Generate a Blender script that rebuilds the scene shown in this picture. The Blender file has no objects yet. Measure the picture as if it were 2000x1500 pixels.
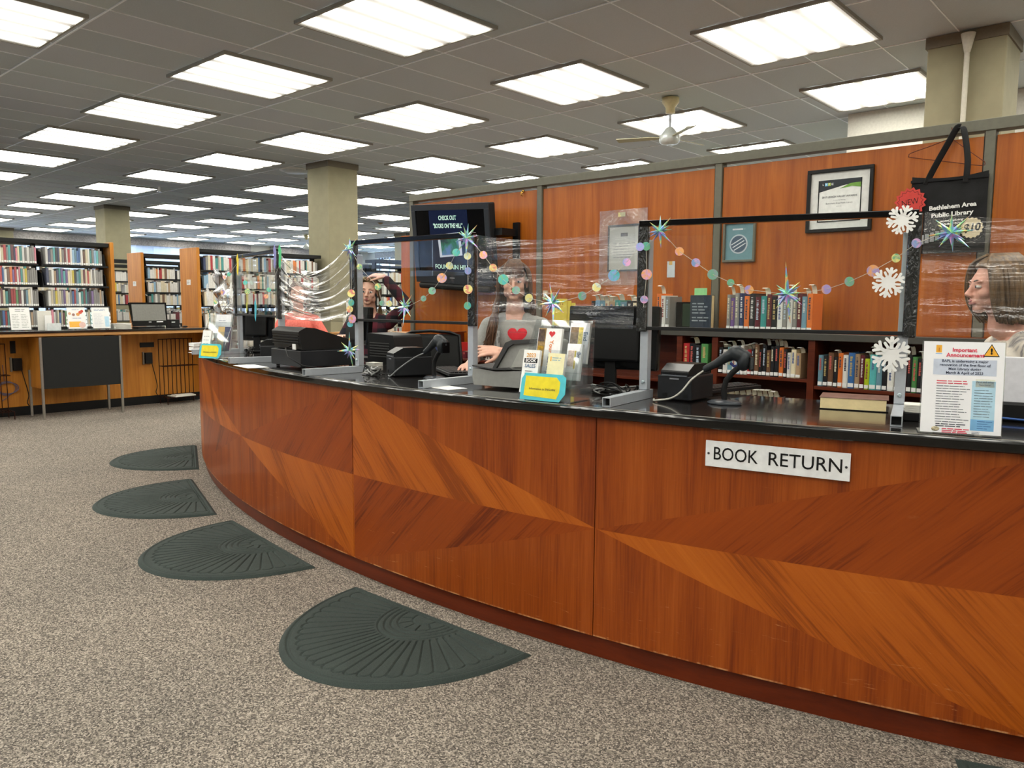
import bpy, bmesh, math, random
from mathutils import Vector, Matrix, Euler, noise
PI = math.pi
random.seed(7)
SC = bpy.context.scene
COL = SC.collection
V = Vector

# ------------------------------------------------------------------ camera, world, exposure
FPX = 1516.0
HC = 1.50
PITCH, ROLL, YAW = -0.10464, 0.006217, -0.729436
def _axes():
    cy, sy = math.cos(YAW), math.sin(YAW); cp, sp = math.cos(PITCH), math.sin(PITCH)
    fw = V((sy*cp, cy*cp, sp)); rt = V((cy, -sy, 0)); up = rt.cross(fw)
    cr, sr = math.cos(ROLL), math.sin(ROLL)
    return cr*rt+sr*up, -sr*rt+cr*up, fw
RT, UP, FW = _axes()
cam_data = bpy.data.cameras.new('camera'); cam = bpy.data.objects.new('camera', cam_data); COL.objects.link(cam)
cam_data.sensor_width = 36.0; cam_data.lens = 36.0*FPX/2000.0; cam_data.clip_end = 200
mw = Matrix((RT, UP, -FW)).transposed().to_4x4(); mw.translation = V((0, 0, HC)); cam.matrix_world = mw
SC.camera = cam
SC.view_settings.view_transform = 'Standard'; SC.view_settings.look = 'None'
SC.view_settings.gamma = 1; SC.view_settings.use_curve_mapping = False
SC.view_settings.exposure = 0.62
LIGHT_W = 5.2          # emission of a ceiling diffuser
SKY_W = 4.5
w = bpy.data.worlds.new('daylight'); SC.world = w; w.use_nodes = True
bgn = w.node_tree.nodes['Background']; bgn.inputs[0].default_value = (0.72, 0.86, 1.0, 1); bgn.inputs[1].default_value = SKY_W
SC.cycles.max_bounces = 10; SC.cycles.diffuse_bounces = 4; SC.cycles.glossy_bounces = 4
SC.cycles.transparent_max_bounces = 16; SC.cycles.transmission_bounces = 6
SC.cycles.sample_clamp_indirect = 6.0
SC.cycles.caustics_reflective = False; SC.cycles.caustics_refractive = False

# points of the place read off the photograph
def ray(px, py): return RT*((px-1000)/FPX) + UP*(-(py-750)/FPX) + FW
def at(px, py, z):
    r = ray(px, py); return r*((z-HC)/r.z) + V((0, 0, HC))
def aty(px, py, y):
    r = ray(px, py); return r*(y/r.y) + V((0, 0, HC))
def atx(px, py, x):
    r = ray(px, py); return r*(x/r.x) + V((0, 0, HC))
def onpl(px, py, p, n):
    r = ray(px, py); o = V((0, 0, HC)); return o + r*((p-o).dot(n)/r.dot(n))
def seen(p):
    q = p - V((0, 0, HC)); d = q.dot(FW)
    if d < .3: return None
    return 1000+FPX*q.dot(RT)/d, 750-FPX*q.dot(UP)/d, d
CX, CY = -3.0, 11.6         # centre of the curved counter
ZT = 1.075                  # its top

# ------------------------------------------------------------------ materials
def s2l(c):
    return tuple((x/255/12.92 if x/255 <= .04045 else ((x/255+.055)/1.055)**2.4) for x in c)
class NT:
    def __init__(s, name):
        s.m = bpy.data.materials.new(name); s.m.use_nodes = True
        s.t = s.m.node_tree; s.n = s.t.nodes; s.l = s.t.links
        s.p = s.n['Principled BSDF']; s.out = s.n['Material Output']
    def node(s, typ, **kw):
        x = s.n.new(typ)
        for k, v in kw.items():
            if k.startswith('_'): setattr(x, k[1:], v)
        return x
    def set(s, sock, v):
        if hasattr(v, 'is_linked') or isinstance(v, bpy.types.NodeSocket): s.l.new(v, sock)
        elif isinstance(v, (tuple, list)) and len(v) == 3 and sock.type == 'RGBA': sock.default_value = (*v, 1)
        else: sock.default_value = v
    def math(s, op, a, b=None, c=None):
        x = s.n.new('ShaderNodeMath'); x.operation = op
        for i, v in enumerate((a, b, c)):
            if v is not None: s.set(x.inputs[i], v)
        return x.outputs[0]
    def noise(s, vec, scale, detail=3, rough=.5, dist=0):
        x = s.n.new('ShaderNodeTexNoise'); x.inputs['Scale'].default_value = scale
        x.inputs['Detail'].default_value = detail; x.inputs['Roughness'].default_value = rough
        x.inputs['Distortion'].default_value = dist
        if vec is not None: s.l.new(vec, x.inputs['Vector'])
        return x.outputs[0]
    def ramp(s, fac, stops, interp='LINEAR'):
        x = s.n.new('ShaderNodeValToRGB'); r = x.color_ramp; r.interpolation = interp
        while len(r.elements) < len(stops): r.elements.new(.5)
        for e, (p, c) in zip(r.elements, stops): e.position = p; e.color = (*c, 1)
        s.l.new(fac, x.inputs[0]); return x.outputs[0]
    def mix(s, f, a, b, mode='MIX'):
        x = s.n.new('ShaderNodeMix'); x.data_type = 'RGBA'; x.blend_type = mode
        s.set(x.inputs[0], f); s.set(x.inputs[6], a); s.set(x.inputs[7], b); return x.outputs[2]
    def coord(s, what='Object', scale=(1, 1, 1), rot=(0, 0, 0)):
        t = s.n.new('ShaderNodeTexCoord'); mp = s.n.new('ShaderNodeMapping')
        mp.inputs['Scale'].default_value = scale; mp.inputs['Rotation'].default_value = rot
        s.l.new(t.outputs[what], mp.inputs[0]); return mp.outputs[0]
    def bump(s, h, strength=.3, dist=.01):
        b = s.n.new('ShaderNodeBump'); b.inputs['Strength'].default_value = strength; b.inputs['Distance'].default_value = dist
        s.l.new(h, b.inputs['Height']); s.l.new(b.outputs[0], s.p.inputs['Normal'])
    def base(s, c): s.set(s.p.inputs['Base Color'], c)
    def pr(s, **kw):
        for k, v in kw.items(): s.set(s.p.inputs[k.replace('_', ' ')], v)

_mc = {}
def mat(rgb, rough=.5, metal=0, var=.06, scale=40, coat=0, key=''):
    """plain surface with a little procedural unevenness"""
    k = (tuple(rgb), rough, metal, var, scale, coat, key)
    if k in _mc: return _mc[k]
    m = NT(key or 'surface'); c = s2l(rgb)
    n = m.noise(m.coord('Object'), scale, 3)
    lo = tuple(x*(1-var) for x in c); hi = tuple(min(1, x*(1+var)) for x in c)
    m.base(m.ramp(n, [(.3, lo), (.7, hi)])); m.pr(Roughness=rough, Metallic=metal, Coat_Weight=coat)
    if max(rgb) < 70: m.p.inputs['Specular IOR Level'].default_value = .3
    _mc[k] = m.m; return m.m

def wood_mat(name, light, dark, axis=2, scale=1.0, rough=.35, coat=.2, fine=.5):
    m = NT(name)
    sc = [14*scale]*3; sc[axis] = .9*scale
    sf = [130*scale]*3; sf[axis] = 3*scale
    a = m.noise(m.coord('Object', tuple(sc)), 1, 5, .6, .6)
    b = m.noise(m.coord('Object', tuple(sf)), 1, 4, .6)
    f = m.math('ADD', m.math('MULTIPLY', a, 1-fine*.5), m.math('MULTIPLY', b, fine*.5))
    L, D = s2l(light), s2l(dark); mid = tuple((x+y)/2 for x, y in zip(L, D))
    m.base(m.ramp(f, [(.32, D), (.5, mid), (.68, L)]))
    m.pr(Roughness=rough, Coat_Weight=coat*.6, Coat_Roughness=.15); m.p.inputs['Specular IOR Level'].default_value = .3; m.bump(b, .05, .002)
    return m.m

W_PART = wood_mat('partition_wood', (188, 106, 26), (144, 68, 8), 2, 1, .38)
W_CHERRY = wood_mat('cherry_wood', (112, 48, 24), (70, 26, 14), 0, 1, .4)
W_OAK = wood_mat('golden_oak', (206, 140, 56), (168, 102, 32), 2, 1, .4)
W_OAKE = wood_mat('oak_edge', (210, 160, 100), (176, 124, 70), 1, 1, .45)

def obj_color_mat(name, rough=.45, emis=0):
    m = NT(name); oi = m.n.new('ShaderNodeObjectInfo')
    n = m.noise(m.coord('Object', (3, 3, 3)), 6, 3)
    m.base(m.mix(.16, oi.outputs['Color'], m.ramp(n, [(.3, (0, 0, 0)), (.7, (.8, .8, .8))]), 'SOFT_LIGHT')); m.pr(Roughness=rough)
    return m.m
BOOKC = obj_color_mat('book_cover', .35)

def carpet():
    m = NT('carpet'); c = m.coord('Object')
    vo = m.n.new('ShaderNodeTexVoronoi'); vo.inputs['Scale'].default_value = 190; m.l.new(c, vo.inputs['Vector'])
    sep = m.n.new('ShaderNodeSeparateColor'); m.l.new(vo.outputs['Color'], sep.inputs[0])
    f = m.noise(c, 330, 3, .7)
    mixv = m.math('ADD', m.math('MULTIPLY', sep.outputs[0], .62), m.math('MULTIPLY', f, .38))
    col = m.ramp(mixv, [(.22, s2l((72, 68, 64))), (.42, s2l((108, 102, 95))), (.6, s2l((136, 128, 118))), (.8, s2l((180, 170, 158)))])
    big = m.ramp(m.noise(c, .9, 3), [(.3, (.88, .88, .88)), (.7, (1.06, 1.04, 1.02))])
    m.base(m.mix(1.0, col, big, 'MULTIPLY')); m.pr(Roughness=.97); m.p.inputs['Specular IOR Level'].default_value = .1
    m.bump(mixv, .5, .006); return m.m
CARPET = carpet()

def ceiling_mat():
    m = NT('ceiling_tile'); c = m.coord('Object')
    sp = m.n.new('ShaderNodeSeparateXYZ'); m.l.new(c, sp.inputs[0])
    def tilef(v, p, o):
        a = m.math('DIVIDE', m.math('SUBTRACT', v, o), p); return m.math('FLOOR', a)
    fx = tilef(sp.outputs[0], .648, -4.42); fy = tilef(sp.outputs[1], 1.295, 5.37)
    cb = m.n.new('ShaderNodeCombineXYZ'); m.l.new(fx, cb.inputs[0]); m.l.new(fy, cb.inputs[1])
    wn = m.n.new('ShaderNodeTexWhiteNoise'); m.l.new(cb.outputs[0], wn.inputs[0])
    t = m.ramp(wn.outputs[0], [(0, s2l((186, 195, 199))), (.5, s2l((194, 199, 206))), (1, s2l((194, 205, 205)))])
    f = m.noise(c, 160, 3, .7)
    m.base(m.mix(.25, t, m.ramp(f, [(.35, (.6, .6, .6)), (.55, (.95, .95, .95))]), 'MULTIPLY')); m.pr(Roughness=.9)
    m.bump(f, .25, .004); return m.m
CEIL = ceiling_mat()

S0 = 9.09
def counter_mat():
    """bookmatched veneer: diamonds two panels wide, laid out in arc length (u) and height (v)"""
    m = NT('marquetry_veneer'); uvn = m.n.new('ShaderNodeUVMap'); sp = m.n.new('ShaderNodeSeparateXYZ'); m.l.new(uvn.outputs[0], sp.inputs[0])
    u, v = sp.outputs[0], sp.outputs[1]; W = 1.57
    # u measured from a diamond centre; wrap to [-W, W]
    k = m.math('DIVIDE', m.math('ADD', u, W+.402), 2*W)
    fr = m.math('SUBTRACT', k, m.math('FLOOR', k)); lu = m.math('SUBTRACT', m.math('MULTIPLY', fr, 2*W), W)
    lv = m.math('SUBTRACT', v, .565)
    inside = m.math('LESS_THAN', m.math('ADD', m.math('DIVIDE', m.math('ABSOLUTE', lu), W), m.math('DIVIDE', m.math('ABSOLUTE', lv), .47)), 1.0)
    sg = m.math('SIGN', m.math('MULTIPLY', lu, lv))
    ac = m.math('MULTIPLY', m.math('ADD', m.math('MULTIPLY', lu, sg), lv), .7071)
    al = m.math('MULTIPLY', m.math('SUBTRACT', m.math('MULTIPLY', lv, sg), lu), .7071)
    def grain(a, b, s1, s2):
        c = m.n.new('ShaderNodeCombineXYZ'); m.l.new(m.math('MULTIPLY', a, s1), c.inputs[0]); m.l.new(m.math('MULTIPLY', b, s2), c.inputs[1])
        m.l.new(sg, c.inputs[2]); return c.outputs[0]
    gd = m.noise(grain(ac, al, 9, .6), 1, 3, .55, .5); gdf = m.noise(grain(ac, al, 110, 4), 1, 4, .6)
    gv = m.noise(grain(u, v, 11, .5), 1, 4, .6, .3); gvf = m.noise(grain(u, v, 120, 3.5), 1, 4, .6)
    fd = m.math('ADD', m.math('MULTIPLY', gd, .62), m.math('MULTIPLY', gdf, .38))
    fv = m.math('ADD', m.math('MULTIPLY', gv, .6), m.math('MULTIPLY', gvf, .4))
    cA = m.ramp(fd, [(.38, s2l((104, 38, 4))), (.48, s2l((140, 60, 8))), (.7, s2l((156, 70, 12)))])
    cB = m.ramp(fd, [(.38, s2l((136, 62, 10))), (.48, s2l((172, 86, 18))), (.7, s2l((188, 100, 26)))])
    cV = m.ramp(fv, [(.34, s2l((114, 44, 8))), (.5, s2l((146, 66, 12))), (.68, s2l((168, 84, 24)))])
    dia = m.mix(m.math('GREATER_THAN', sg, 0.0), cA, cB)  # chatoyant sheen of the grain put into colour: darker and lighter quarters
    col = m.mix(inside, cV, dia)
    # scratches
    c2 = m.n.new('ShaderNodeCombineXYZ'); m.l.new(u, c2.inputs[0]); m.l.new(v, c2.inputs[1])
    mp = m.n.new('ShaderNodeMapping'); mp.inputs['Scale'].default_value = (5, 60, 1); mp.inputs['Rotation'].default_value = (0, 0, .1); m.l.new(c2.outputs[0], mp.inputs[0])
    sc = m.noise(mp.outputs[0], 1, 5, .75, 1.5)
    low = m.math('LESS_THAN', v, .34)
    scr = m.math('MULTIPLY', m.ramp(sc, [(.635, (0, 0, 0)), (.70, (1, 1, 1))]), m.math('ADD', m.math('MULTIPLY', low, .55), .10))
    col = m.mix(scr, col, s2l((214, 150, 92)))
    wear = m.math('MULTIPLY', m.math('LESS_THAN', v, .106), m.ramp(m.noise(grain(u, v, 14, 3), 1, 4, .7), [(.45, (0, 0, 0)), (.6, (.8, .8, .8))]))
    col = m.mix(wear, col, s2l((206, 150, 100)))
    m.base(col); m.pr(Roughness=.42, Coat_Weight=.22, Coat_Roughness=.10); m.p.inputs['Specular IOR Level'].default_value = .25; m.bump(gvf, .03, .001)
    return m.m
VENEER = counter_mat()
KICK = wood_mat('kick_wood', (112, 42, 12), (84, 28, 8), 0, 1, .35)

def thin_glass(name, tint=(.97, .985, .98), rough=0.0, ior=1.45, bump=None, gain=1.0, haze=0.0):
    m = NT(name); m.n.remove(m.p)
    tr = m.n.new('ShaderNodeBsdfTransparent'); tr.inputs[0].default_value = (*tint, 1)
    gl = m.n.new('ShaderNodeBsdfGlossy'); gl.inputs['Roughness'].default_value = rough
    fr = m.n.new('ShaderNodeFresnel'); ge = m.n.new('ShaderNodeNewGeometry')
    m.l.new(m.math('ADD', ior, m.math('MULTIPLY', ge.outputs['Backfacing'], 1/ior-ior)), fr.inputs[0])
    mx = m.n.new('ShaderNodeMixShader'); f = m.math('MULTIPLY', fr.outputs[0], gain)
    if bump:
        nz = m.noise(m.coord('Object', bump[0]), bump[1], 4, .6, 1.0)
        b = m.n.new('ShaderNodeBump'); b.inputs['Strength'].default_value = bump[2]; b.inputs['Distance'].default_value = .01
        m.l.new(nz, b.inputs['Height']); m.l.new(b.outputs[0], gl.inputs['Normal']); m.l.new(b.outputs[0], fr.inputs['Normal'])
    m.l.new(f, mx.inputs[0]); m.l.new(tr.outputs[0], mx.inputs[1]); m.l.new(gl.outputs[0], mx.inputs[2])
    last = mx.outputs[0]
    if haze:
        df = m.n.new('ShaderNodeBsdfDiffuse'); df.inputs[0].default_value = (.9, .9, .9, 1)
        m2 = m.n.new('ShaderNodeMixShader'); m2.inputs[0].default_value = haze; m.l.new(last, m2.inputs[1]); m.l.new(df.outputs[0], m2.inputs[2]); last = m2.outputs[0]
    m.l.new(last, m.out.inputs[0]); return m.m
PLEXI = thin_glass('acrylic_sheet', gain=1.15)
FILM = thin_glass('clear_film', (.96, .965, .96), .03, 1.5, ((1.2, 1.2, 9), 3, .45), 2.2, .02)
ACRY = thin_glass('acrylic_holder', (.93, .95, .95), .02, 1.5, None, 1.6, .03)

def emit(name, rgb, strength, stripes=None):
    m = NT(name); m.p.inputs['Base Color'].default_value = (0.8, .8, .78, 1); m.p.inputs['Roughness'].default_value = .4
    if stripes:
        sp = m.n.new('ShaderNodeSeparateXYZ'); m.l.new(m.coord('Object'), sp.inputs[0])
        a = m.math('ABSOLUTE', m.math('SINE', m.math('MULTIPLY', sp.outputs[0], PI/.3)))
        # glow of the tubes behind the lens: bright above a tube, dimmer between and at the rim
        edge = m.math('MAXIMUM', m.math('ABSOLUTE', sp.outputs[1]), m.math('ABSOLUTE', sp.outputs[0]))
        e = m.ramp(m.math('MULTIPLY', edge, 1.66), [(.72, (1.12, 1.12, 1.12)), (.93, (.8, .8, .8)), (1, (.35, .35, .35))])
        r = m.ramp(a, [(0, (.08, .08, .08)), (.4, (.125, .125, .125)), (.72, (1.6, 1.6, 1.6))])
        m.l.new(m.math('MULTIPLY', m.math('MULTIPLY', e, r), strength), m.p.inputs['Emission Strength'])
    else: m.p.inputs['Emission Strength'].default_value = strength
    m.p.inputs['Emission Color'].default_value = (*rgb, 1); return m.m
LENS = emit('light_diffuser', (1.0, .975, .875), LIGHT_W, True)

BLACK = mat((14, 14, 15), .45, key='black_plastic'); BLACKM = mat((20, 20, 21), .6, key='black_matte'); GLOSSB = mat((10, 10, 12), .12, key='gloss_black')
STEEL_B = mat((30, 31, 32), .5, .1, key='black_steel'); ALU = mat((186, 192, 200), .36, .35, .04, 60, key='aluminium')
WHITE = mat((236, 236, 234), .6, key='white_paper', var=.02); PAPER = mat((222, 220, 212), .8, key='paper', var=.03)
OLIVE = mat((142, 136, 110), .85, key='column_paint', scale=8); TRIMG = mat((104, 102, 88), .55, key='grey_green_trim')
WALLP = mat((206, 204, 194), .85, key='wall_paint'); CREAM = mat((230, 210, 160), .7, key='page_edge')
FOIL = None
def foil():
    m = NT('iridescent_foil'); c = m.coord('Object', (1, 1, 1)); n = m.noise(c, 22, 2, .5, 1.2)
    m.base(m.ramp(n, [(.28, s2l((250, 170, 120))), (.38, s2l((240, 230, 150))), (.46, s2l((140, 225, 180))), (.54, s2l((150, 180, 240))), (.62, s2l((215, 160, 230))), (.74, s2l((250, 180, 180)))]))
    m.pr(Metallic=.55, Roughness=.28); return m.m
FOIL = foil()
# ------------------------------------------------------------------ mesh building
class MB:
    def __init__(s): s.v = []; s.f = []; s.m = []; s.sm = []; s.uv = None
    def add(s, vs, fs, mi=0, smooth=False, M=None):
        b = len(s.v)
        for p in vs: p = V(p); s.v.append(M @ p if M is not None else p)
        for f in fs: s.f.append(tuple(i+b for i in f)); s.m.append(mi); s.sm.append(smooth)
        return s
    def box(s, c, d, M=None, mi=0):
        x, y, z = c; a, b, e = d[0]/2, d[1]/2, d[2]/2
        vs = [(x+i*a, y+j*b, z+k*e) for i in (-1, 1) for j in (-1, 1) for k in (-1, 1)]
        return s.add(vs, [(0, 1, 3, 2), (4, 6, 7, 5), (0, 4, 5, 1), (2, 3, 7, 6), (0, 2, 6, 4), (1, 5, 7, 3)], mi, False, M)
    def bx(s, x0, x1, y0, y1, z0, z1, M=None, mi=0):
        return s.box(((x0+x1)/2, (y0+y1)/2, (z0+z1)/2), (abs(x1-x0), abs(y1-y0), abs(z1-z0)), M, mi)
    def prism(s, poly, h0, h1, M=None, mi=0, smooth=False):
        """poly in local xy, extruded along z"""
        n = len(poly); vs = [(p[0], p[1], h0) for p in poly]+[(p[0], p[1], h1) for p in poly]
        fs = [(i, (i+1) % n, (i+1) % n+n, i+n) for i in range(n)]
        s.add(vs, fs, mi, smooth, M); s.add(vs, [tuple(range(n))[::-1], tuple(range(n, 2*n))], mi, False, M); return s
    def tube(s, pts, r, n=8, mi=0, closed=False, caps=True, flat=1.0):
        pts = [V(p) for p in pts]; N = len(pts); rs = r if isinstance(r, (list, tuple)) else [r]*N
        vs = []; nrm = None
        for i, p in enumerate(pts):
            if closed: t = pts[(i+1) % N]-pts[i-1]
            else: t = pts[min(i+1, N-1)]-pts[max(i-1, 0)]
            t = t.normalized() if t.length > 1e-9 else V((0, 0, 1))
            if nrm is None: nrm = t.orthogonal().normalized()
            nrm = (nrm - t*nrm.dot(t)); nrm = nrm.normalized() if nrm.length > 1e-6 else t.orthogonal().normalized()
            b = t.cross(nrm)
            for k in range(n):
                a = 2*PI*k/n; vs.append(p+(nrm*math.cos(a)+b*math.sin(a)*flat)*rs[i])
        fs = []
        for i in range(N if closed else N-1):
            j = (i+1) % N
            for k in range(n): fs.append((i*n+k, i*n+(k+1) % n, j*n+(k+1) % n, j*n+k))
        s.add(vs, fs, mi, n > 5)
        if caps and not closed: s.add(vs, [tuple(range(n))[::-1], tuple(range((N-1)*n, N*n))], mi)
        return s
    def lathe(s, prof, n=24, M=None, mi=0, smooth=True):
        """profile (r, z) turned round z"""
        vs = []
        for r, z in prof:
            for k in range(n): a = 2*PI*k/n; vs.append((r*math.cos(a), r*math.sin(a), z))
        fs = []
        for i in range(len(prof)-1):
            for k in range(n): fs.append((i*n+k, i*n+(k+1) % n, (i+1)*n+(k+1) % n, (i+1)*n+k))
        s.add(vs, fs, mi, smooth, M)
        s.add(vs, [tuple(range(n))[::-1], tuple(range((len(prof)-1)*n, len(prof)*n))], mi, False, M); return s
    def ball(s, c, r, M=None, mi=0, nu=16, nv=10):
        rx, ry, rz = r if isinstance(r, (tuple, list)) else (r, r, r); vs = [(c[0], c[1], c[2]+rz)]
        for i in range(1, nv):
            t = PI*i/nv
            for k in range(nu): a = 2*PI*k/nu; vs.append((c[0]+rx*math.sin(t)*math.cos(a), c[1]+ry*math.sin(t)*math.sin(a), c[2]+rz*math.cos(t)))
        vs.append((c[0], c[1], c[2]-rz)); fs = [(0, 1+k, 1+(k+1) % nu) for k in range(nu)]
        for i in range(nv-2):
            for k in range(nu): fs.append((1+i*nu+k, 1+(i+1)*nu+k, 1+(i+1)*nu+(k+1) % nu, 1+i*nu+(k+1) % nu))
        e = len(vs)-1; fs += [(e, 1+(nv-2)*nu+(k+1) % nu, 1+(nv-2)*nu+k) for k in range(nu)]
        return s.add(vs, fs, mi, True, M)
    def grid(s, fn, nu, nv, mi=0, smooth=True, M=None):
        vs = [fn(i/nu, j/nv) for j in range(nv+1) for i in range(nu+1)]
        fs = [(j*(nu+1)+i, j*(nu+1)+i+1, (j+1)*(nu+1)+i+1, (j+1)*(nu+1)+i) for j in range(nv) for i in range(nu)]
        return s.add(vs, fs, mi, smooth, M)
    def mesh(s, name, mats):
        me = bpy.data.meshes.new(name); me.from_pydata([tuple(p) for p in s.v], [], s.f)
        for m in (mats if isinstance(mats, (list, tuple)) else [mats]): me.materials.append(m)
        me.polygons.foreach_set('material_index', s.m); me.polygons.foreach_set('use_smooth', s.sm)
        if s.uv:
            ul = me.uv_layers.new(name='UVMap')
            for lp in me.loops: ul.data[lp.index].uv = s.uv(s.v[lp.vertex_index])
        me.update(); return me
    def obj(s, name, mats, parent=None, loc=None, rotz=0, bevel=0, seg=2, fixn=True):
        me = s.mesh(name, mats)
        if fixn:
            bm = bmesh.new(); bm.from_mesh(me); bmesh.ops.recalc_face_normals(bm, faces=bm.faces[:]); bm.to_mesh(me); bm.free()
        return link(name, me, parent, loc, rotz, bevel, seg)
def link(name, me, parent=None, loc=None, rotz=0, bevel=0, seg=2):
    o = bpy.data.objects.new(name, me); COL.objects.link(o)
    if parent: o.parent = parent
    if loc is not None: o.location = loc
    if rotz: o.rotation_euler = (0, 0, rotz)
    if bevel:
        b = o.modifiers.new('bevel', 'BEVEL'); b.width = bevel; b.segments = seg; b.limit_method = 'ANGLE'; b.harden_normals = False
    return o
def tag(o, label=None, cat=None, group=None, kind=None):
    if label: o['label'] = label
    if cat: o['category'] = cat
    if group: o['group'] = group
    if kind: o['kind'] = kind
    return o
def thing(name, label, cat, loc=(0, 0, 0), rotz=0, group=None):
    o = bpy.data.objects.new(name, None); COL.objects.link(o); o.location = loc; o.rotation_euler = (0, 0, rotz); o.empty_display_size = .05
    return tag(o, label, cat, group)
def struct(name, mb, m, **k): return tag(mb.obj(name, m, **k), kind='structure')
def copy_tree(o, parent=None):
    c = o.copy(); COL.objects.link(c); c.parent = parent
    for ch in o.children: copy_tree(ch, c)
    return c
def BXO(name, m, parent, x0, x1, y0, y1, z0, z1, bevel=0, M=None):
    return MB().bx(x0, x1, y0, y1, z0, z1, M).obj(name, m, parent, bevel=bevel)
ORD = 'zeroth first second third fourth fifth sixth seventh eighth ninth tenth eleventh twelfth thirteenth fourteenth fifteenth sixteenth seventeenth eighteenth nineteenth twentieth'.split()
def ordn(n):
    if n <= 20: return ORD[n]
    t = {2: 'twenty', 3: 'thirty', 4: 'forty', 5: 'fifty'}[n//10]
    return (t[:-1]+'ieth') if n % 10 == 0 else t+'-'+ORD[n % 10]
def frame_M(o, ex, ey, ez=None):
    ex = V(ex).normalized(); ey = V(ey).normalized(); ez = ex.cross(ey) if ez is None else V(ez)
    m = Matrix((ex, ey, ez)).transposed().to_4x4(); m.translation = V(o); return m
def Rz(a): return Matrix.Rotation(a, 4, 'Z')
def T(x, y, z): return Matrix.Translation((x, y, z))
def E3(rx, ry, rz): return Euler((rx, ry, rz)).to_matrix().to_4x4()

# lettering: local x right, y up, z out of the surface; M places it
def text(name, s, m, parent, M, h=.02, width=None, align='CENTER', bold=0.0, extr=.0006, maxw=None, shear=0, spacing=1.0):
    c = bpy.data.curves.new('text', 'FONT'); c.body = s; c.size = 1.0; c.align_x = align; c.align_y = 'CENTER'
    c.offset = bold; c.extrude = 0.0; c.shear = shear; c.space_character = spacing; c.resolution_u = 3
    o = bpy.data.objects.new('text', c); COL.objects.link(o)
    me = bpy.data.meshes.new_from_object(o.evaluated_get(bpy.context.evaluated_depsgraph_get()))
    bpy.data.objects.remove(o)
    xs = [v.co.x for v in me.vertices]
    if not xs: return None
    sx = sy = h/.72
    wd = max(xs)-min(xs)
    if width: sx = width/wd
    elif maxw and wd*sx > maxw: sx = maxw/wd
    for v in me.vertices: v.co = M @ V((v.co.x*sx, v.co.y*sy, extr))
    me.materials.clear(); me.materials.append(m); me.name = name
    return link(name, me, parent)
# lines of fine print: thin strips, unreadable at this distance as in the photograph
def lines(mb, x0, x1, ys, h, z=.0005, M=None, jitter=.3, mi=0, rnd=random):
    for y in ys:
        e = x1-(x1-x0)*jitter*rnd.random(); x = x0
        while x < e:
            wl = min(e-x, (.01+.02*rnd.random())*max(1, h/.003)); mb.box((x+wl/2, y, z), (wl, h, .0004), M, mi); x += wl+h*1.1
    return mb

# ------------------------------------------------------------------ continuous bodies: overlapping limbs fused by a voxel remesh
class Blob:
    def __init__(s): s.b = MB()
    def e(s, c, r, rot=(0, 0, 0)):
        M = T(*c) @ E3(*rot); s.b.ball((0, 0, 0), r, M, 0, 20, 14); return s
    def chain(s, pts):
        """pts: (x,y,z,r) joined by tapering segments"""
        for p, q in zip(pts, pts[1:]):
            a, b = V(p[:3]), V(q[:3]); n = max(2, int((b-a).length/.02)); P = [a.lerp(b, i/n) for i in range(n+1)]
            s.b.tube(P, [p[3]+(q[3]-p[3])*i/n for i in range(n+1)], 14)
        for p in pts: s.b.ball(p[:3], p[3], None, 0, 14, 10)
        return s
    def obj(s, name, m, parent, voxel=.006, smooth=8, factor=.5):
        me = s.b.mesh('tmp', m); o = bpy.data.objects.new('tmp', me); COL.objects.link(o)
        r = o.modifiers.new('r', 'REMESH'); r.mode = 'VOXEL'; r.voxel_size = voxel
        if smooth: k = o.modifiers.new('s', 'SMOOTH'); k.factor = factor; k.iterations = smooth
        me2 = bpy.data.meshes.new_from_object(o.evaluated_get(bpy.context.evaluated_depsgraph_get()))
        bpy.data.objects.remove(o); me2.name = name; me2.materials.clear(); me2.materials.append(m)
        me2.polygons.foreach_set('use_smooth', [True]*len(me2.polygons))
        return link(name, me2, parent)
# ------------------------------------------------------------------ room shell
X0, X1, Y0, Y1, ZC = -31.0, 4.6, -10.0, 24.0, 3.9
struct('floor', MB().bx(X0, X1, Y0, Y1, -.1, 0), CARPET)
struct('ceiling', MB().bx(X0, X1, Y0, Y1, ZC+.004, ZC+.15), CEIL)
TB = mat((238, 242, 246), .4, 0, key='tee_bar')
g = MB(); y = 5.37-1.295*11
while y < Y1: g.bx(X0, X1, y-.007, y+.007, ZC-.004, ZC+.006); y += 1.295
struct('trim_1', g, TB)
g = MB(); x = -4.42-.648*41
while x < X1: g.bx(x-.005, x+.005, Y0, Y1, ZC-.002, ZC+.006); x += .648
struct('trim_2', g, TB)
struct('wall_east', MB().bx(X1, X1+.15, Y0, Y1, 0, ZC), WALLP)
struct('wall_back', MB().bx(-3.6, X1, 10.4, 10.55, 0, ZC), WALLP)
struct('wall_return', MB().bx(-3.6, -3.45, 10.55, Y1, 0, ZC), WALLP)

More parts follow.
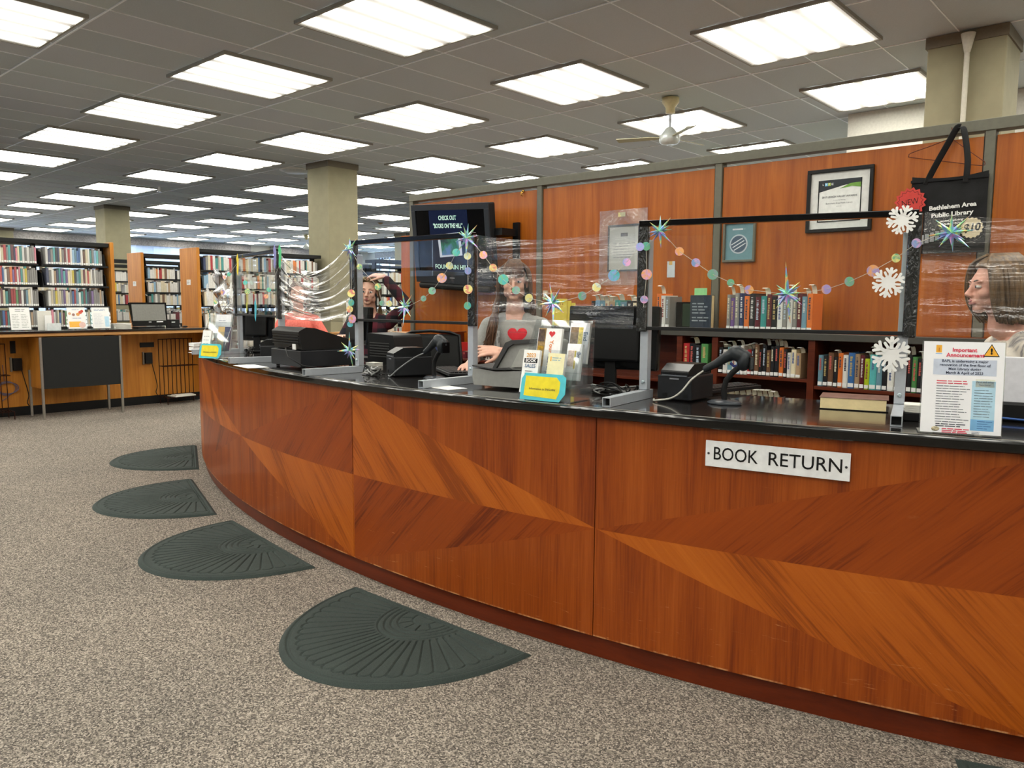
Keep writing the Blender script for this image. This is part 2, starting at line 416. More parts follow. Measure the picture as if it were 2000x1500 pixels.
BLINDM = NT('blind_fabric'); BLINDM.n.remove(BLINDM.p)
_d = BLINDM.n.new('ShaderNodeBsdfDiffuse'); _d.inputs[0].default_value = (.78, .82, .88, 1)
_t = BLINDM.n.new('ShaderNodeBsdfTranslucent'); _t.inputs[0].default_value = (.62, .72, .88, 1)
_x = BLINDM.n.new('ShaderNodeMixShader'); _x.inputs[0].default_value = .45
BLINDM.l.new(_d.outputs[0], _x.inputs[1]); BLINDM.l.new(_t.outputs[0], _x.inputs[2]); BLINDM.l.new(_x.outputs[0], BLINDM.out.inputs[0]); BLINDM = BLINDM.m
VAL = mat((150, 146, 144), .9, var=.3, scale=22, key='valance_fabric'); WINF = mat((88, 88, 90), .5, .4, key='window_metal')
wn = [0]
def window_wall(name, A, B, nrm, wins, z0=.9, z1=3.6):
    """wall from A to B (2D), room side along nrm; wins: list of (s0, s1) openings"""
    A, B = V(A), V(B); L = (B-A).length; d = (B-A)/L; M = frame_M((A.x, A.y, 0), (d.x, d.y, 0), (-nrm[0], -nrm[1], 0), (0, 0, 1))
    w = MB(); s = 0
    for a, b in wins:
        w.bx(s, a, 0, .2, 0, ZC, M); s = b
    w.bx(s, L, 0, .2, 0, ZC, M)
    for a, b in wins: w.bx(a, b, 0, .2, 0, z0, M); w.bx(a, b, 0, .2, z1, ZC, M)
    struct(name, w, WALLP)
    for i, (a, b) in enumerate(wins):
        wn[0] += 1; f = MB(); n = max(1, round((b-a)/1.5))
        for k in range(n+1): q = a+(b-a)*k/n; f.bx(q-.03, q+.03, .06, .12, z0, z1, M)
        f.bx(a, b, .06, .12, z0, z0+.06, M); f.bx(a, b, .06, .12, z1-.06, z1, M)
        fo = tag(f.obj('window_%d' % wn[0], WINF), kind='structure')
        MB().bx(a, b, .085, .095, z0, z1, M).obj('pane', PLEXI, fo)
        c = M @ V(((a+b)/2, 0, z0))
        t = thing('vertical_blind', 'vertical blind under a speckled valance, %s wall, bay %s from its corner' % (name.split('_')[1], ['one', 'two', 'three', 'four'][i]), 'blind', (0, 0, 0), 0, 'vertical blinds along the windows')
        MB().bx(a-.05, b+.05, -.16, -.04, z1-.0, z1+.25, M).obj('valance', VAL, t)
        m = MB(); q = a
        while q < b:
            Mq = M @ T(q, -.08, 0) @ Rz(.55+.25*math.sin(q*9)); m.bx(-.11, .11, -.001, .001, z0-.1, z1, Mq); q += .22
        m.obj('slats', BLINDM, t)
window_wall('wall_west', (X0, Y1), (X0, Y0), (1, 0), [(.6, 5.3), (6.4, 15.3), (16.2, 24.9)])
window_wall('wall_north', (-3.6, Y1), (X0, Y1), (0, -1), [(.8, 8.2), (9.3, 17.4), (18.6, 26.6)])
window_wall('wall_south', (X0, Y0), (X1, Y0), (0, 1), [(8, 16), (17, 25)])

# concrete columns
for i, (cx, cy, lab) in enumerate([(-11.71, 8.31, 'square olive concrete column rising just behind the service desk'),
        (-21.3, 8.3, 'square olive concrete column behind the tall black bookcase'),
        (-1.77, 8.26, 'square olive concrete column behind the tote bag partition'),
        (-30.7, 8.3, 'olive column standing against the window wall'),
        (-21.4, 18.3, 'distant short-looking olive column above the far bookcases'),
        (-11.7, 18.2, 'distant olive column showing past the partition edge')]):
    t = thing('concrete_column', lab, 'column', (cx, cy, 0), 0, 'columns on the building grid')
    MB().bx(-.31, .31, -.31, .31, 0, ZC-.001).obj('shaft', OLIVE, t, bevel=.012)
    MB().bx(-.325, .325, -.325, .325, ZC-.1, ZC-.002).obj('collar', mat((112, 104, 88), .8, key='collar'), t)
    if i in (0, 2):
        px = -.35 if i == 0 else 0.02; py = 0.0 if i == 0 else -.35
        MB().tube([(px, py, 2.2 if i else .2), (px, py, 3.72)], .022, 10).lathe([(.024, 0), (.06, .16)], 14, T(px, py, 3.7)).obj('conduit', mat((200, 196, 180), .5, key='conduit'), t)

# ceiling lights: one built, the rest copied
LO, LP, LQ = (-6.03+.595, 3.94+.61), 2.44, 2.459
FRL = mat((150, 147, 138), .6, key='light_frame')
def make_light():
    t = thing('ceiling_light', 'square ceiling light', 'ceiling light')
    f = MB()
    for a, b, c, d in ((-.622, .622, -.622, -.6), (-.622, .622, .6, .622), (-.622, -.6, -.6, .6), (.6, .622, -.6, .6)): f.bx(a, b, c, d, -.03, 0)
    f.obj('frame', FRL, t)
    MB().bx(-.598, .598, -.598, .598, -.022, -.004).obj('diffuser', LENS, t)
    return t
proto = make_light(); spots = []
for j in range(-4, 9):
    row = []
    for i in range(-3, 11):
        x, y = LO[0]-LP*i, LO[1]+LQ*j
        if x > X1-.8 or y > Y1-.8 or y < Y0+.8 or x < X0+.8: continue
        if x > -4.3 and y > 9.6: continue
        row.append((x, y, j))
    row.sort(key=lambda p: -p[0]); spots.append(row)
first = True; vr = 0
for row in spots:
    vis = []
    for p in row:
        s = seen(V((p[0], p[1], ZC)))
        if s and -60 < s[0] < 2060 and -60 < s[1] < 520: vis.append(p)
    if vis: vr += 1
    for p in row:
        t = proto if first else copy_tree(proto); first = False
        t.location = (p[0], p[1], ZC-.001)
        if p in vis:
            n = vis.index(p)+1
            t['label'] = 'glowing square ceiling light, %s from the partition end, %s row from the camera' % (ordn(n), ordn(vr))
            t['group'] = 'square ceiling lights in view'
        else: t['label'] = 'glowing square ceiling light behind the photographer'; t['group'] = 'ceiling lights out of view'

# other ceiling fixtures
def fan(x, y, lab, rot, s=1.0):
    t = thing('ceiling_fan', lab, 'ceiling fan', (x, y, ZC), rot, 'ceiling fans')
    iv = mat((214, 204, 160), .45, key='ivory_enamel'); wm = mat((196, 202, 200), .3, .2, key='fan_housing')
    MB().lathe([(.05, 0), (.1, -.01), (.1, -.06), (.055, -.12), (.055, -.18), (.02, -.185)], 24).obj('canopy', iv, t)
    MB().tube([(0, 0, -.2), (0, 0, -.42)], .015, 10).obj('rod', mat((180, 186, 196), .4, key='rod'), t)
    MB().lathe([(.03, -.34), (.06, -.37), (.10, -.42), (.12, -.44), (.12, -.50), (.10, -.53), (.04, -.54)], 28).obj('motor', wm, t)
    for k in range(3):
        M = Rz(2*PI*k/3)
        MB().prism([(.1, -.02), (.3, -.05), (.72, -.075), (.74, .05), (.3, .05), (.1, .02)], -.004, .004, T(0, 0, -.46) @ M @ E3(.2, 0, 0) @ Matrix.Diagonal((.85, .85, 1, 1))).obj('blade', mat((170, 168, 140), .5, key='fan_blade'), t)
    return t
p = at(1310, 190, ZC); fan(p.x, p.y, 'three-bladed ivory ceiling fan hanging over the wood partition', -.63)
p = at(598, 458, ZC); fan(p.x, p.y, 'distant small ceiling fan hanging beside the big column', .3)
p = at(578, 332, ZC); t = thing('ceiling_vent', 'round flat ceiling vent beside the big column', 'ceiling vent', (p.x, p.y, ZC))
MB().lathe([(.05, -.05), (.2, -.05), (.26, -.0)], 28).obj('cone', mat((200, 204, 206), .4, key='vent'), t); MB().lathe([(.26, -.012), (.3, -.012), (.3, 0)], 28).obj('ring', WHITE, t)
for i, (px, py, lab) in enumerate([(376, 465, 'tan smoke detector on the far ceiling past the black bookcase'), (743, 435, 'tan smoke detector between the big column and the partition')]):
    p = at(px, py, ZC); t = thing('smoke_detector', lab, 'smoke detector', (p.x, p.y, ZC), 0, 'smoke detectors')
    MB().lathe([(.07, 0), (.07, -.03), (.03, -.05)], 16).obj('body', mat((176, 150, 110), .6, key='detector'), t); MB().lathe([(.09, 0), (.09, -.01)], 16).obj('base', mat((150, 130, 100), .6, key='detector_base'), t)
p = at(311, 362, ZC); t = thing('sprinkler_head', 'small white sprinkler head under a ceiling light', 'sprinkler', (p.x, p.y, ZC-.03)); MB().tube([(0, 0, 0), (0, 0, -.1)], .03, 10).obj('stem', WHITE, t); MB().lathe([(.05, -.1), (.05, -.11)], 14).obj('deflector', ALU, t)

# ------------------------------------------------------------------ wood partition behind the desk
t = thing('wood_partition', 'tall wood panelled partition with grey metal mullions behind the desk', 'partition', (0, 4.8, 0))
xs = [-5.51, -3.985, -2.46, -.92, .6, 2.12, 3.64]
for a, b in zip(xs, xs[1:]): BXO('panel', W_PART, t, a+.028, b-.028, -.02, .02, .1, 2.385, .003)
for x in xs:
    MB().bx(x-.024, x+.024, -.035, .035, 0, 2.41).obj('mullion', TRIMG, t, bevel=.002)
    if x > -5.4: BXO('reveal', mat((40, 30, 24), .6, key='reveal'), t, x-.03, x-.022, -.028, .0, .1, 2.4)
BXO('top_rail', TRIMG, t, xs[0]-.024, xs[-1], -.04, .04, 2.41, 2.47, .003)
BXO('bottom_rail', BLACKM, t, xs[0], xs[-1], -.03, .03, 0, .1)
t = thing('wood_partition', 'narrow wood screen set back behind the partition end', 'partition', (0, 5.9, 0))
BXO('panel', W_PART, t, -6.98, -6.0, -.02, .02, .1, 2.25, .003); BXO('post', W_PART, t, -6.06, -5.98, -.03, .03, 0, 2.27)

# reading room glazing behind the photographer, mirrored by the shields
t = thing('glazed_screen', 'glazed room front with a paper notice, seen mirrored in the clear shield', 'glass wall', (-3.4, -4.8, 0))
f = MB(); f.bx(-2.2, 2.4, -.05, .05, 2.45, 3.1); f.bx(-2.2, 2.4, -.05, .05, 0, .4)
for x in (-2.2, -.95, .75, 2.3): f.bx(x, x+.08, -.05, .05, 0, 3.1)
f.obj('frame', WINF, t); BXO('glass', PLEXI, t, -2.1, 2.3, -.005, .005, .4, 2.45)
m = MB()
for k in range(14):
    x = -.85+k*.115; m.bx(x, x+.05+.03*(k % 3), -.12, -.11, .4, 2.4)
m.obj('curtain', mat((226, 230, 236), .8, key='curtain'), t)
nt = MB().bx(-.3, .22, .012, .016, 1.6, 1.95).obj('notice', mat((216, 168, 150), .7, key='notice'), t)
for k, s in enumerate(('QUIET STUDY', 'ROOM', 'IS CLOSED')):
    text('lettering', s, mat((90, 44, 36), .7, key='notice_ink'), nt, frame_M((-.04, .017, 1.88-.1*k), (-1, 0, 0), (0, 0, 1)), h=.05, bold=.02)
# dark stacks in front of the south windows, also only mirrored
for k in range(4):
    t = thing('bookcase_range', 'dark steel book stack behind the photographer', 'bookcase', (-24+k*5.2, -7.4, 0), 0, 'stacks behind the photographer')
    BXO('canopy', STEEL_B, t, -2.2, 2.2, -.25, .25, 2.24, 2.29); 
    for z in (.1, .45, .8, 1.15, 1.5, 1.85): BXO('shelf', STEEL_B, t, -2.2, 2.2, -.25, .25, z, z+.03)
    BXO('back', mat((70, 66, 62), .8, key='stack_back'), t, -2.2, 2.2, -.01, .01, .1, 2.1)
    for x in (-2.2, 0, 2.16): BXO('upright', STEEL_B, t, x, x+.04, -.25, .25, 0, 2.25)
# ------------------------------------------------------------------ books
PAL = {'white': (232, 230, 224), 'cream': (224, 212, 180), 'grey': (140, 138, 134), 'black': (30, 30, 34), 'navy': (38, 50, 90),
       'blue': (60, 110, 170), 'sky blue': (140, 180, 210), 'teal': (50, 140, 136), 'green': (80, 140, 80), 'red': (176, 40, 44),
       'maroon': (100, 30, 40), 'orange': (226, 120, 50), 'yellow': (220, 200, 60), 'purple': (110, 80, 140), 'pink': (220, 130, 150),
       'brown': (110, 78, 56), 'tan': (180, 150, 116), 'lime': (190, 210, 40), 'turquoise': (90, 180, 180), 'steel blue': (110, 150, 166)}
LEFT_W = 'white white white white white cream cream cream grey grey grey black black navy navy blue blue sky+blue teal teal green red red maroon orange yellow purple pink tan steel+blue brown white cream turquoise'.split()
def pick(lst, r): return r.choice(lst).replace('+', ' ')
# unit book: spine towards -y at y=-.5, thickness x, height z (0..1), depth y
def unit_meshes():
    c = MB(); c.bx(-.5, -.40, -.5, .5, 0, 1); c.bx(.40, .5, -.5, .5, 0, 1)
    c.add([(-.5, -.5, 0), (-.25, -.53, 0), (.25, -.53, 0), (.5, -.5, 0), (.5, -.47, 0), (-.5, -.47, 0), (-.5, -.5, 1), (-.25, -.53, 1), (.25, -.53, 1), (.5, -.5, 1), (.5, -.47, 1), (-.5, -.47, 1)],
          [(0, 1, 7, 6), (1, 2, 8, 7), (2, 3, 9, 8), (3, 4, 10, 9), (4, 5, 11, 10), (5, 0, 6, 11), (6, 7, 8, 9, 10, 11), (5, 4, 3, 2, 1, 0)])
    cov = c.mesh('cover', BOOKC)
    pg = MB().bx(-.41, .41, -.47, .46, .012, .978).mesh('pages', CREAM)
    lb = MB().bx(-.42, .42, -.545, -.5, .035, .145).mesh('spine_label', WHITE)
    tt = []
    for k in range(5):
        r = random.Random(k); m = MB(); z = .9
        lim = .28+.3*r.random()
        while z > lim: h = .015+.03*r.random(); m.bx(-.2, .2*r.uniform(.3, 1), -.542, -.53, z-h, z); z -= h+.012+.03*(r.random() < .2)
        tt.append(m.mesh('title', obj_color_mat('title_ink') if k == 0 else tt[0].materials[0]))
    # paper hold slip curling over the top
    sl = MB().grid(lambda u, v: ((u-.5)*.9, -.05-.42*v*v-.12*v, .93+.30*math.sin(min(1, v*1.1)*PI*.62)+.0*u), 3, 10).mesh('hold_slip', PAPER)
    return cov, pg, lb, tt, sl
U_COV, U_PG, U_LB, U_TT, U_SL = unit_meshes()
PALE = [0]
def book(cn, label, group, loc, rotz, t, h, d, lean=0, title=None, slip=False, rnd=random, labelc=True, name='book'):
    o = bpy.data.objects.new(name, U_COV); COL.objects.link(o)
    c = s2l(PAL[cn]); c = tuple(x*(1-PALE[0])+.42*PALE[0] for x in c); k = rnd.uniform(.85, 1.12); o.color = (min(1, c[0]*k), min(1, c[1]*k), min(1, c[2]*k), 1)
    o.scale = (t, d, h); o.rotation_euler = (0, lean, rotz); o.location = loc
    tag(o, label, 'book', group)
    def ch(n, me, col=None):
        q = bpy.data.objects.new(n, me); COL.objects.link(q); q.parent = o
        if col: q.color = (*col, 1)
        return q
    ch('pages', U_PG)
    if labelc: ch('spine_label', U_LB)
    if title:
        ink = rnd.choice([(.7, .7, .66), (.55, .42, .16), (.6, .12, .1), (.5, .6, .7), (.75, .7, .5)]) if sum(c) < .9 else rnd.choice([(.05, .05, .08), (.3, .06, .06), (.1, .14, .3)])
        ch('title', rnd.choice(U_TT), ink)
    if slip: ch('hold_slip', U_SL)
    return o

def row_of_books(p0, p1, face, z, R, names, lab, group, hr=(.2, .24), tr=(.018, .036), dr=(.15, .17), title=False, slip=0, gap=0, lean_end=0, labelp=1):
    """books stand from p0 to p1 (xy), spines towards 'face'; lab(colour, ordinal) gives the label"""
    p0, p1, face = V(p0), V(p1), V(face); L = (p1-p0).length; d = (p1-p0)/L
    rz = math.atan2(face.x, -face.y); s = 0; k = 0; out = []
    while True:
        t = R.uniform(*tr)
        if s+t > L: break
        cn = pick(names, R) if not callable(names) else names(k, R)
        if cn is None: break
        h = R.uniform(*hr); dp = R.uniform(*dr); c = p0+d*(s+t/2)-face*(dp/2); k += 1
        out.append(book(cn, lab(cn, k), group, (c.x, c.y, z+.0015), rz, t, h, dp, 0, title, R.random() < slip, R, R.random() < labelp))
        s += t+.0015+(R.random() < gap)*.02
    return out

# ---- steel ranges
def steel_range(label, xf, y0, y1, bays, zs, end=None, top=2.29, group=None, double=True, back=False, dep=.25):
    """faces +x at x = xf; shelves at heights zs"""
    t = thing('bookcase', label, 'bookcase', (xf, y0, 0), 0, group); L = y1-y0; D = dep*(2 if double else 1)
    BXO('top_canopy', STEEL_B, t, -D, 0, 0, L, top-.055, top, .004)
    for k in range(bays+1):
        y = L*k/bays; y = min(max(y, .02), L-.02)
        MB().bx(-D/2-.04, -D/2+.04, y-.02, y+.02, 0, top-.05).bx(-D+.01, -.01, y-.012, y+.012, .02, .12).obj('upright', STEEL_B, t)
        if group is None:
            for z in zs:
                MB().prism([(0, 0), (.22, 0), (.18, .16), (0, .2)], -.002, .002, T(-D/2+.02, y+(.03 if k < bays else -.03), z) @ E3(PI/2, 0, 0)).obj('bracket', STEEL_B, t)
    BXO('base', STEEL_B, t, -D, 0, 0, L, 0, .1)
    for k in range(bays):
        a, b = L*k/bays+.02, L*(k+1)/bays-.02
        for z in zs:
            BXO('shelf', STEEL_B, t, -dep+.02, 0, a, b, z-.022, z)
            if double: BXO('shelf', STEEL_B, t, -D, -dep-.02, a, b, z-.022, z)
    if end:
        ya = L+.005 if end == 'far' else -.055
        MB().bx(-D-.03, .03, ya, ya+.05, 0, top+.015).obj('end_panel', W_OAK, t, bevel=.004)
        if end == 'near':
            h = MB().bx(-D/2-.06, -D/2+.06, ya-.006, ya, 1.74, 1.82).obj('label_holder', WHITE, t)
            lines(MB(), -.04, .04, (.02, 0, -.02), .006, M=frame_M((xf*0-D/2, ya-.008, 1.78), (1, 0, 0), (0, 0, 1))).obj('print', mat((120, 120, 120), .8, key='print_grey'), h)
    return t
ZS = [2.0-.03, 1.69, 1.41, 1.13, .82, .5, .12]
steel_range('tall black steel bookcase full of labelled books behind the reading counter', -11.6, 1.82, 4.45, 3, ZS, 'far')
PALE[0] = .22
R = random.Random(3)
SH = ['top', 'second', 'third', 'lowest visible']
for si, z in enumerate(ZS[:4]):
    end = 'cap end' 
    def lab2(c, k, si=si): return '%s book, %s from the oak end, %s shelf, tall black bookcase' % (c, ordn(k), SH[si])
    def lab1(c, k, si=si): return '%s book, %s from the upright, %s shelf, bay cut by frame' % (c, ordn(k), SH[si])
    # neutral spines at the end, coloured ones towards the upright
    nm = lambda k, R: 'grey' if k < 5 and R.random() < .8 else pick(LEFT_W, R)
    row_of_books((-11.62, 4.36), (-11.62, 3.64), (1, 0), z, R, nm, lab2, 'books in the tall black bookcase', (.19, .235), (.019, .031))
    row_of_books((-11.62, 3.54), (-11.62, 2.98), (1, 0), z, R, nm, lab1, 'books in the tall black bookcase', (.19, .235), (.019, .032))

ZM = [2.08, 1.87, 1.64, 1.42, 1.1, .75, .4]
ZB = [1.97, 1.69, 1.42, 1.1, .8, .5, .15]
steel_range('steel bookcase with oak end panel and label, behind the desk computer', -13.55, 5.75, 13.5, 8, ZM, 'near')
steel_range('steel bookcase with oak end panel closest to the desk shields', -11.57, 5.75, 7.95, 2, ZB, 'near')
far = [(-15.9, 5.75, 15), (-18.2, 5.75, 15), (-20.6, 9.2, 16), (-23, 9.2, 16), (-11.6, 9.3, 14.6), (-13.9, 14.8, 20), (-16, 15.8, 21), (-15.5, -3, 4.4), (-13.55, -2, 4.4), (-18, -3, 4.4)]
for k, (xf, a, b) in enumerate(far):
    steel_range('open dark steel bookcase, %s of the stacks far behind the desk' % ordn(k+1), xf, a, b, max(2, round((b-a)/.92)), ZB if k % 2 else ZM, None, group='far book stacks')
PALE[0] = 0
# everything further back is beyond counting
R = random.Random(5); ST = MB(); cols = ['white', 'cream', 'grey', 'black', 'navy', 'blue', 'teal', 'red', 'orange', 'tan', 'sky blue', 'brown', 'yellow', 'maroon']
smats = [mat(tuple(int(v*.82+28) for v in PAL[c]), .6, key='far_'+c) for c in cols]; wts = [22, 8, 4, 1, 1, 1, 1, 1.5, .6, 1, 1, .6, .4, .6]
def stuff_row(x, y0, y1, z, side=1, dens=.97, hmax=.225):
    y = y0
    while y < y1:
        if R.random() > dens: y += R.uniform(.05, .35); continue
        t = R.uniform(.02, .045); h = R.uniform(hmax-.05, hmax); mi = R.choices(range(len(cols)), wts)[0]
        a, b = (x-.17, x-.01) if side > 0 else (x+.01, x+.17)
        ST.bx(a, b, y, y+t-.002, z, z+h, mi=mi); y += t
for z in ZM[1:6]: stuff_row(-13.55, 5.82, 12.5, z, 1, .985, .2)
for z in ZB[:4]: stuff_row(-11.57, 5.82, 7.9, z, 1, .985, .235); stuff_row(-12.05, 5.8, 7.9, z, -1)
for k, (xf, a, b) in enumerate(far):
    for z in (ZB if k % 2 else ZM[1:])[:4]: stuff_row(xf, a+.05, b-.05, z, 1, .97, .2)
for z in ZS[:4]: stuff_row(-12.09, 1.9, 4.4, z, -1, .9)
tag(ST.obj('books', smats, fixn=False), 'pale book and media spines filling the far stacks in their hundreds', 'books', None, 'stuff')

# ------------------------------------------------------------------ cherry shelving under the partition
t = thing('low_bookcase', 'dark cherry low bookcase with a grey-edged top against the partition', 'bookcase', (0, 4.5, 0))
XL, XR = -3.75, 1.6
BXO('top_board', W_CHERRY, t, XL, XR, 0, .255, 1.295, 1.33, .003); BXO('front_edge', mat((74, 72, 66), .4, key='edge_strip'), t, XL, XR, -.012, 0, 1.293, 1.333, .003)
DV = [-3.7, -2.56, -2.31, -1.70, -.98, -.1, .8, 1.56]
BXO('back_board', W_CHERRY, t, XL, XR, .235, .25, .1, 1.3)
for x in DV: BXO('divider', W_CHERRY, t, x-.02, x+.02, 0, .24, 0, 1.295, .002)
for a, b, zz in [(DV[0], DV[1], (1.0, .65)), (DV[1], DV[2], (1.06, .7)), (DV[2], DV[3], (1.065, .74)), (DV[3], DV[4], (1.03, .68)), (DV[4], DV[5], (1.03, .68)), (DV[5], DV[6], (1.03,)), (DV[6], DV[7], (1.03,))]:
    for z in zz: BXO('shelf', W_CHERRY, t, a+.02, b-.02, .005, .235, z-.02, z, .002)
BXO('toe_kick', BLACKM, t, XL, XR, .03, .24, 0, .1)
R = random.Random(21)
DARKP = 'black navy maroon white brown grey red black cream blue tan black white'.split()
# on the top board
seq = 'grey purple grey navy orange black maroon teal maroon black white grey white grey maroon steel+blue orange black'.split()
def sq(lst): return lambda k, R: (lst[k].replace('+', ' ') if k < len(lst) else None)
row_of_books((-2.245, 4.52), (-1.7, 4.52), (0, -1), 1.33, R, sq(seq), lambda c, k: '%s book, %s in the slip-tagged row on the cherry top board' % (c, ordn(k)), 'books on the top board', (.205, .235), (.022, .036), (.15, .16), True, .55)
seq = 'black sky+blue steel+blue cream tan teal steel+blue black cream grey'.split()
row_of_books((-3.3, 4.54), (-2.9, 4.54), (0, -1), 1.33, R, sq(seq), lambda c, k: '%s book, %s in the slip-tagged row above the big monitor' % (c, ordn(k)), 'books above the monitor', (.17, .19), (.03, .05), (.13, .14), True, .8)
seq = 'orange white grey'.split()
row_of_books((-2.75, 4.52), (-2.64, 4.52), (0, -1), 1.33, R, sq(seq), lambda c, k: '%s book, %s beside the display case on the cherry top board' % (c, ordn(k)), 'books by the post', (.19, .235), (.028, .034), (.15, .16), True, .5)
# display copies facing out
t = thing('display_book', 'dark blue book shown face out with a green slip on the cherry top', 'book', (-2.46, 4.6, 1.33))
BXO('cover', mat((48, 58, 70), .3, key='cover_slate', var=.3), t, -.075, .075, -.02, -.014, 0, .225, .001); BXO('pages', CREAM, t, -.072, .078, -.014, .014, .003, .222); BXO('back_cover', BLACK, t, -.075, .08, .014, .018, 0, .225)
MB().grid(lambda u, v: (-.055+u*.09, -.005, .2+v*.07), 2, 2).obj('hold_slip', mat((150, 215, 150), .8, key='green_slip'), t)
lines(MB(), -.06, .06, (.17, .15, .13, .11, .08, .06), .008, M=frame_M((0, -.0205, 0), (1, 0, 0), (0, 0, 1))).obj('title', mat((150, 160, 165), .5, key='cover_print'), t)
t = thing('video_case', 'black disc case lying open beside the face-out book', 'case', (-2.6, 4.62, 1.33))
BXO('shell', GLOSSB, t, -.05, .06, -.02, .0, 0, .18, .003); BXO('sleeve', mat((36, 56, 36), .4, key='dark_green'), t, .0, .06, -.022, -.02, .02, .17)
t = thing('yellow_booklet', 'stack of yellow booklets leaning on the cherry top near the star', 'booklet', (-3.62, 4.62, 1.33))
for k in range(3): BXO('booklet', mat((226, 206, 70), .6, key='yellow_cover'), t, -.09+k*.06, .05+k*.03, -.02+k*.01, -.012+k*.01, 0, .2-.015*k)
lines(MB(), -.07, .03, (.16, .14), .012, M=frame_M((0, -.0215, 0), (1, 0, 0), (0, 0, 1))).obj('print', mat((190, 120, 30), .7, key='orange_print'), t)
# in the pigeonholes
row_of_books((-2.535, 4.51), (-2.34, 4.51), (0, -1), 1.06, R, sq(['red', 'black', 'black', 'green']), lambda c, k: '%s book, %s in the narrow pigeonhole behind the scanner' % (c, ordn(k)), 'books in the narrow pigeonhole', (.17, .19), (.03, .055), (.15, .16), True, .6)
seq = 'black white steel+blue white sky+blue white white red black brown black black brown black black orange black white cream tan tan navy black'.split()
row_of_books((-2.285, 4.51), (-1.735, 4.51), (0, -1), 1.065, R, sq(seq), lambda c, k: '%s book, %s along the shelf behind the black scanner' % (c, ordn(k)), 'held books behind the scanner', (.14, .2), (.018, .03), (.15, .16), True, .65)
seq = 'steel+blue black brown black orange white blue tan maroon lime turquoise steel+blue black white grey maroon black green black cream brown brown'.split()
row_of_books((-1.66, 4.51), (-1.02, 4.51), (0, -1), 1.03, R, sq(seq), lambda c, k: '%s book, %s along the shelf behind the paper snowflakes' % (c, ordn(k)), 'held books behind the snowflakes', (.17, .205), (.022, .036), (.15, .16), True, .5)
row_of_books((-2.28, 4.51), (-1.9, 4.51), (0, -1), .74, R, DARKP, lambda c, k: '%s book, %s on the bottom shelf showing over the keyboard' % (c, ordn(k)), 'books on the bottom shelf', (.19, .2), (.03, .045), (.15, .16), False, .9)
# nook of the side cabinet at the partition end
t = thing('side_cabinet', 'open cherry cabinet behind the receipt printer, holding small boxes', 'cabinet', (-4.5, 4.45, 0))
BXO('side_panel', W_CHERRY, t, -.3, -.275, 0, .3, .6, 1.25, .003); BXO('side_panel', W_CHERRY, t, .5, .525, 0, .3, .6, 1.25, .003)
BXO('back_panel', W_PART, t, -.275, .5, .27, .29, .1, 1.24); BXO('shelf', W_CHERRY, t, -.275, .5, .0, .27, 1.02, 1.04, .002); BXO('shelf', W_CHERRY, t, -.275, .5, .0, .27, .6, .62); BXO('base', W_CHERRY, t, -.3, .525, 0, .3, 0, .6)
R = random.Random(2)
for k, (x, c) in enumerate([(-4.62, 'red'), (-4.55, 'maroon'), (-4.47, 'white'), (-4.41, 'red'), (-4.35, 'black'), (-4.3, 'white')]):
    book(c, '%s small case, %s along the nook behind the printer' % (c, ordn(k+1)), 'small cases in the nook', (x, 4.56, 1.0415), 0, .05, R.uniform(.05, .13), .12, 0, True, False, R, False, 'small_case')
# ------------------------------------------------------------------ curved service counter
def cyl(R, a, z): return V((CX+R*math.sin(a), CY-R*math.cos(a), z))
def arcbox(mb, r0, r1, a0, a1, z0, z1, n=None, mi=0):
    n = n or max(2, int((a1-a0)*r1/.05)); ring = []
    for i in range(n+1):
        a = a0+(a1-a0)*i/n; ring.append([cyl(r0, a, z0), cyl(r1, a, z0), cyl(r1, a, z1), cyl(r0, a, z1)])
    vs = [p for q in ring for p in q]; fs = []
    for i in range(n):
        for k in range(4): fs.append((i*4+k, i*4+(k+1) % 4, (i+1)*4+(k+1) % 4, (i+1)*4+k))
    fs += [(3, 2, 1, 0), tuple(range(n*4, n*4+4))]; mb.add(vs, fs, mi); return mb
def auv(p): return (math.atan2(p.x-CX, CY-p.y)*S0, p.z)
counter = thing('service_counter', 'long curved library service counter faced in bookmatched cherry veneer', 'counter')
SE = [-5.15, -3.58, -1.99, -.41, 1.16, 2.73, 4.2]
for a, b in zip(SE, SE[1:]):
    m = arcbox(MB(), 9.06, 9.09, a/S0+.00022, b/S0-.00022, .10, 1.03); m.uv = auv; m.obj('front_panel', VENEER, counter)
arcbox(MB(), 9.0, 9.058, SE[0]/S0, SE[-1]/S0, .1, 1.02).obj('carcass', BLACKM, counter)
m = arcbox(MB(), 9.02, 9.062, SE[0]/S0, SE[-1]/S0, 0, .095); m.uv = auv; m.obj('toe_kick', KICK, counter)
arcbox(MB(), 8.35, 8.38, -.54, .44, .0, 1.0).obj('inner_panel', W_CHERRY, counter)
for a in (SE[0]/S0, -.2, .1, SE[-1]/S0-.003): arcbox(MB(), 8.38, 9.0, a, a+.003, 0, 1.02, 2).obj('end_panel', W_CHERRY, counter)
TOPM = NT('black_laminate'); _n = TOPM.noise(TOPM.coord('Object'), 5, 4); TOPM.base(TOPM.ramp(_n, [(.3, s2l((22, 20, 20))), (.7, s2l((30, 27, 26)))]))
TOPM.pr(Roughness=TOPM.math('ADD', .10, TOPM.math('MULTIPLY', _n, .10))); TOPM.pr(Coat_Weight=.6, Coat_Roughness=.05); TOPM = TOPM.m
ct = thing('countertop', 'glossy black countertop following the curved service counter', 'countertop')
arcbox(MB(), 8.29, 9.092, SE[0]/S0-.004, 1.18/S0, 1.032, ZT).obj('slab', TOPM, ct, bevel=.004)
arcbox(MB(), 8.29, 9.092, 1.183/S0, SE[-1]/S0, 1.032, ZT).obj('slab', TOPM, ct, bevel=.004)
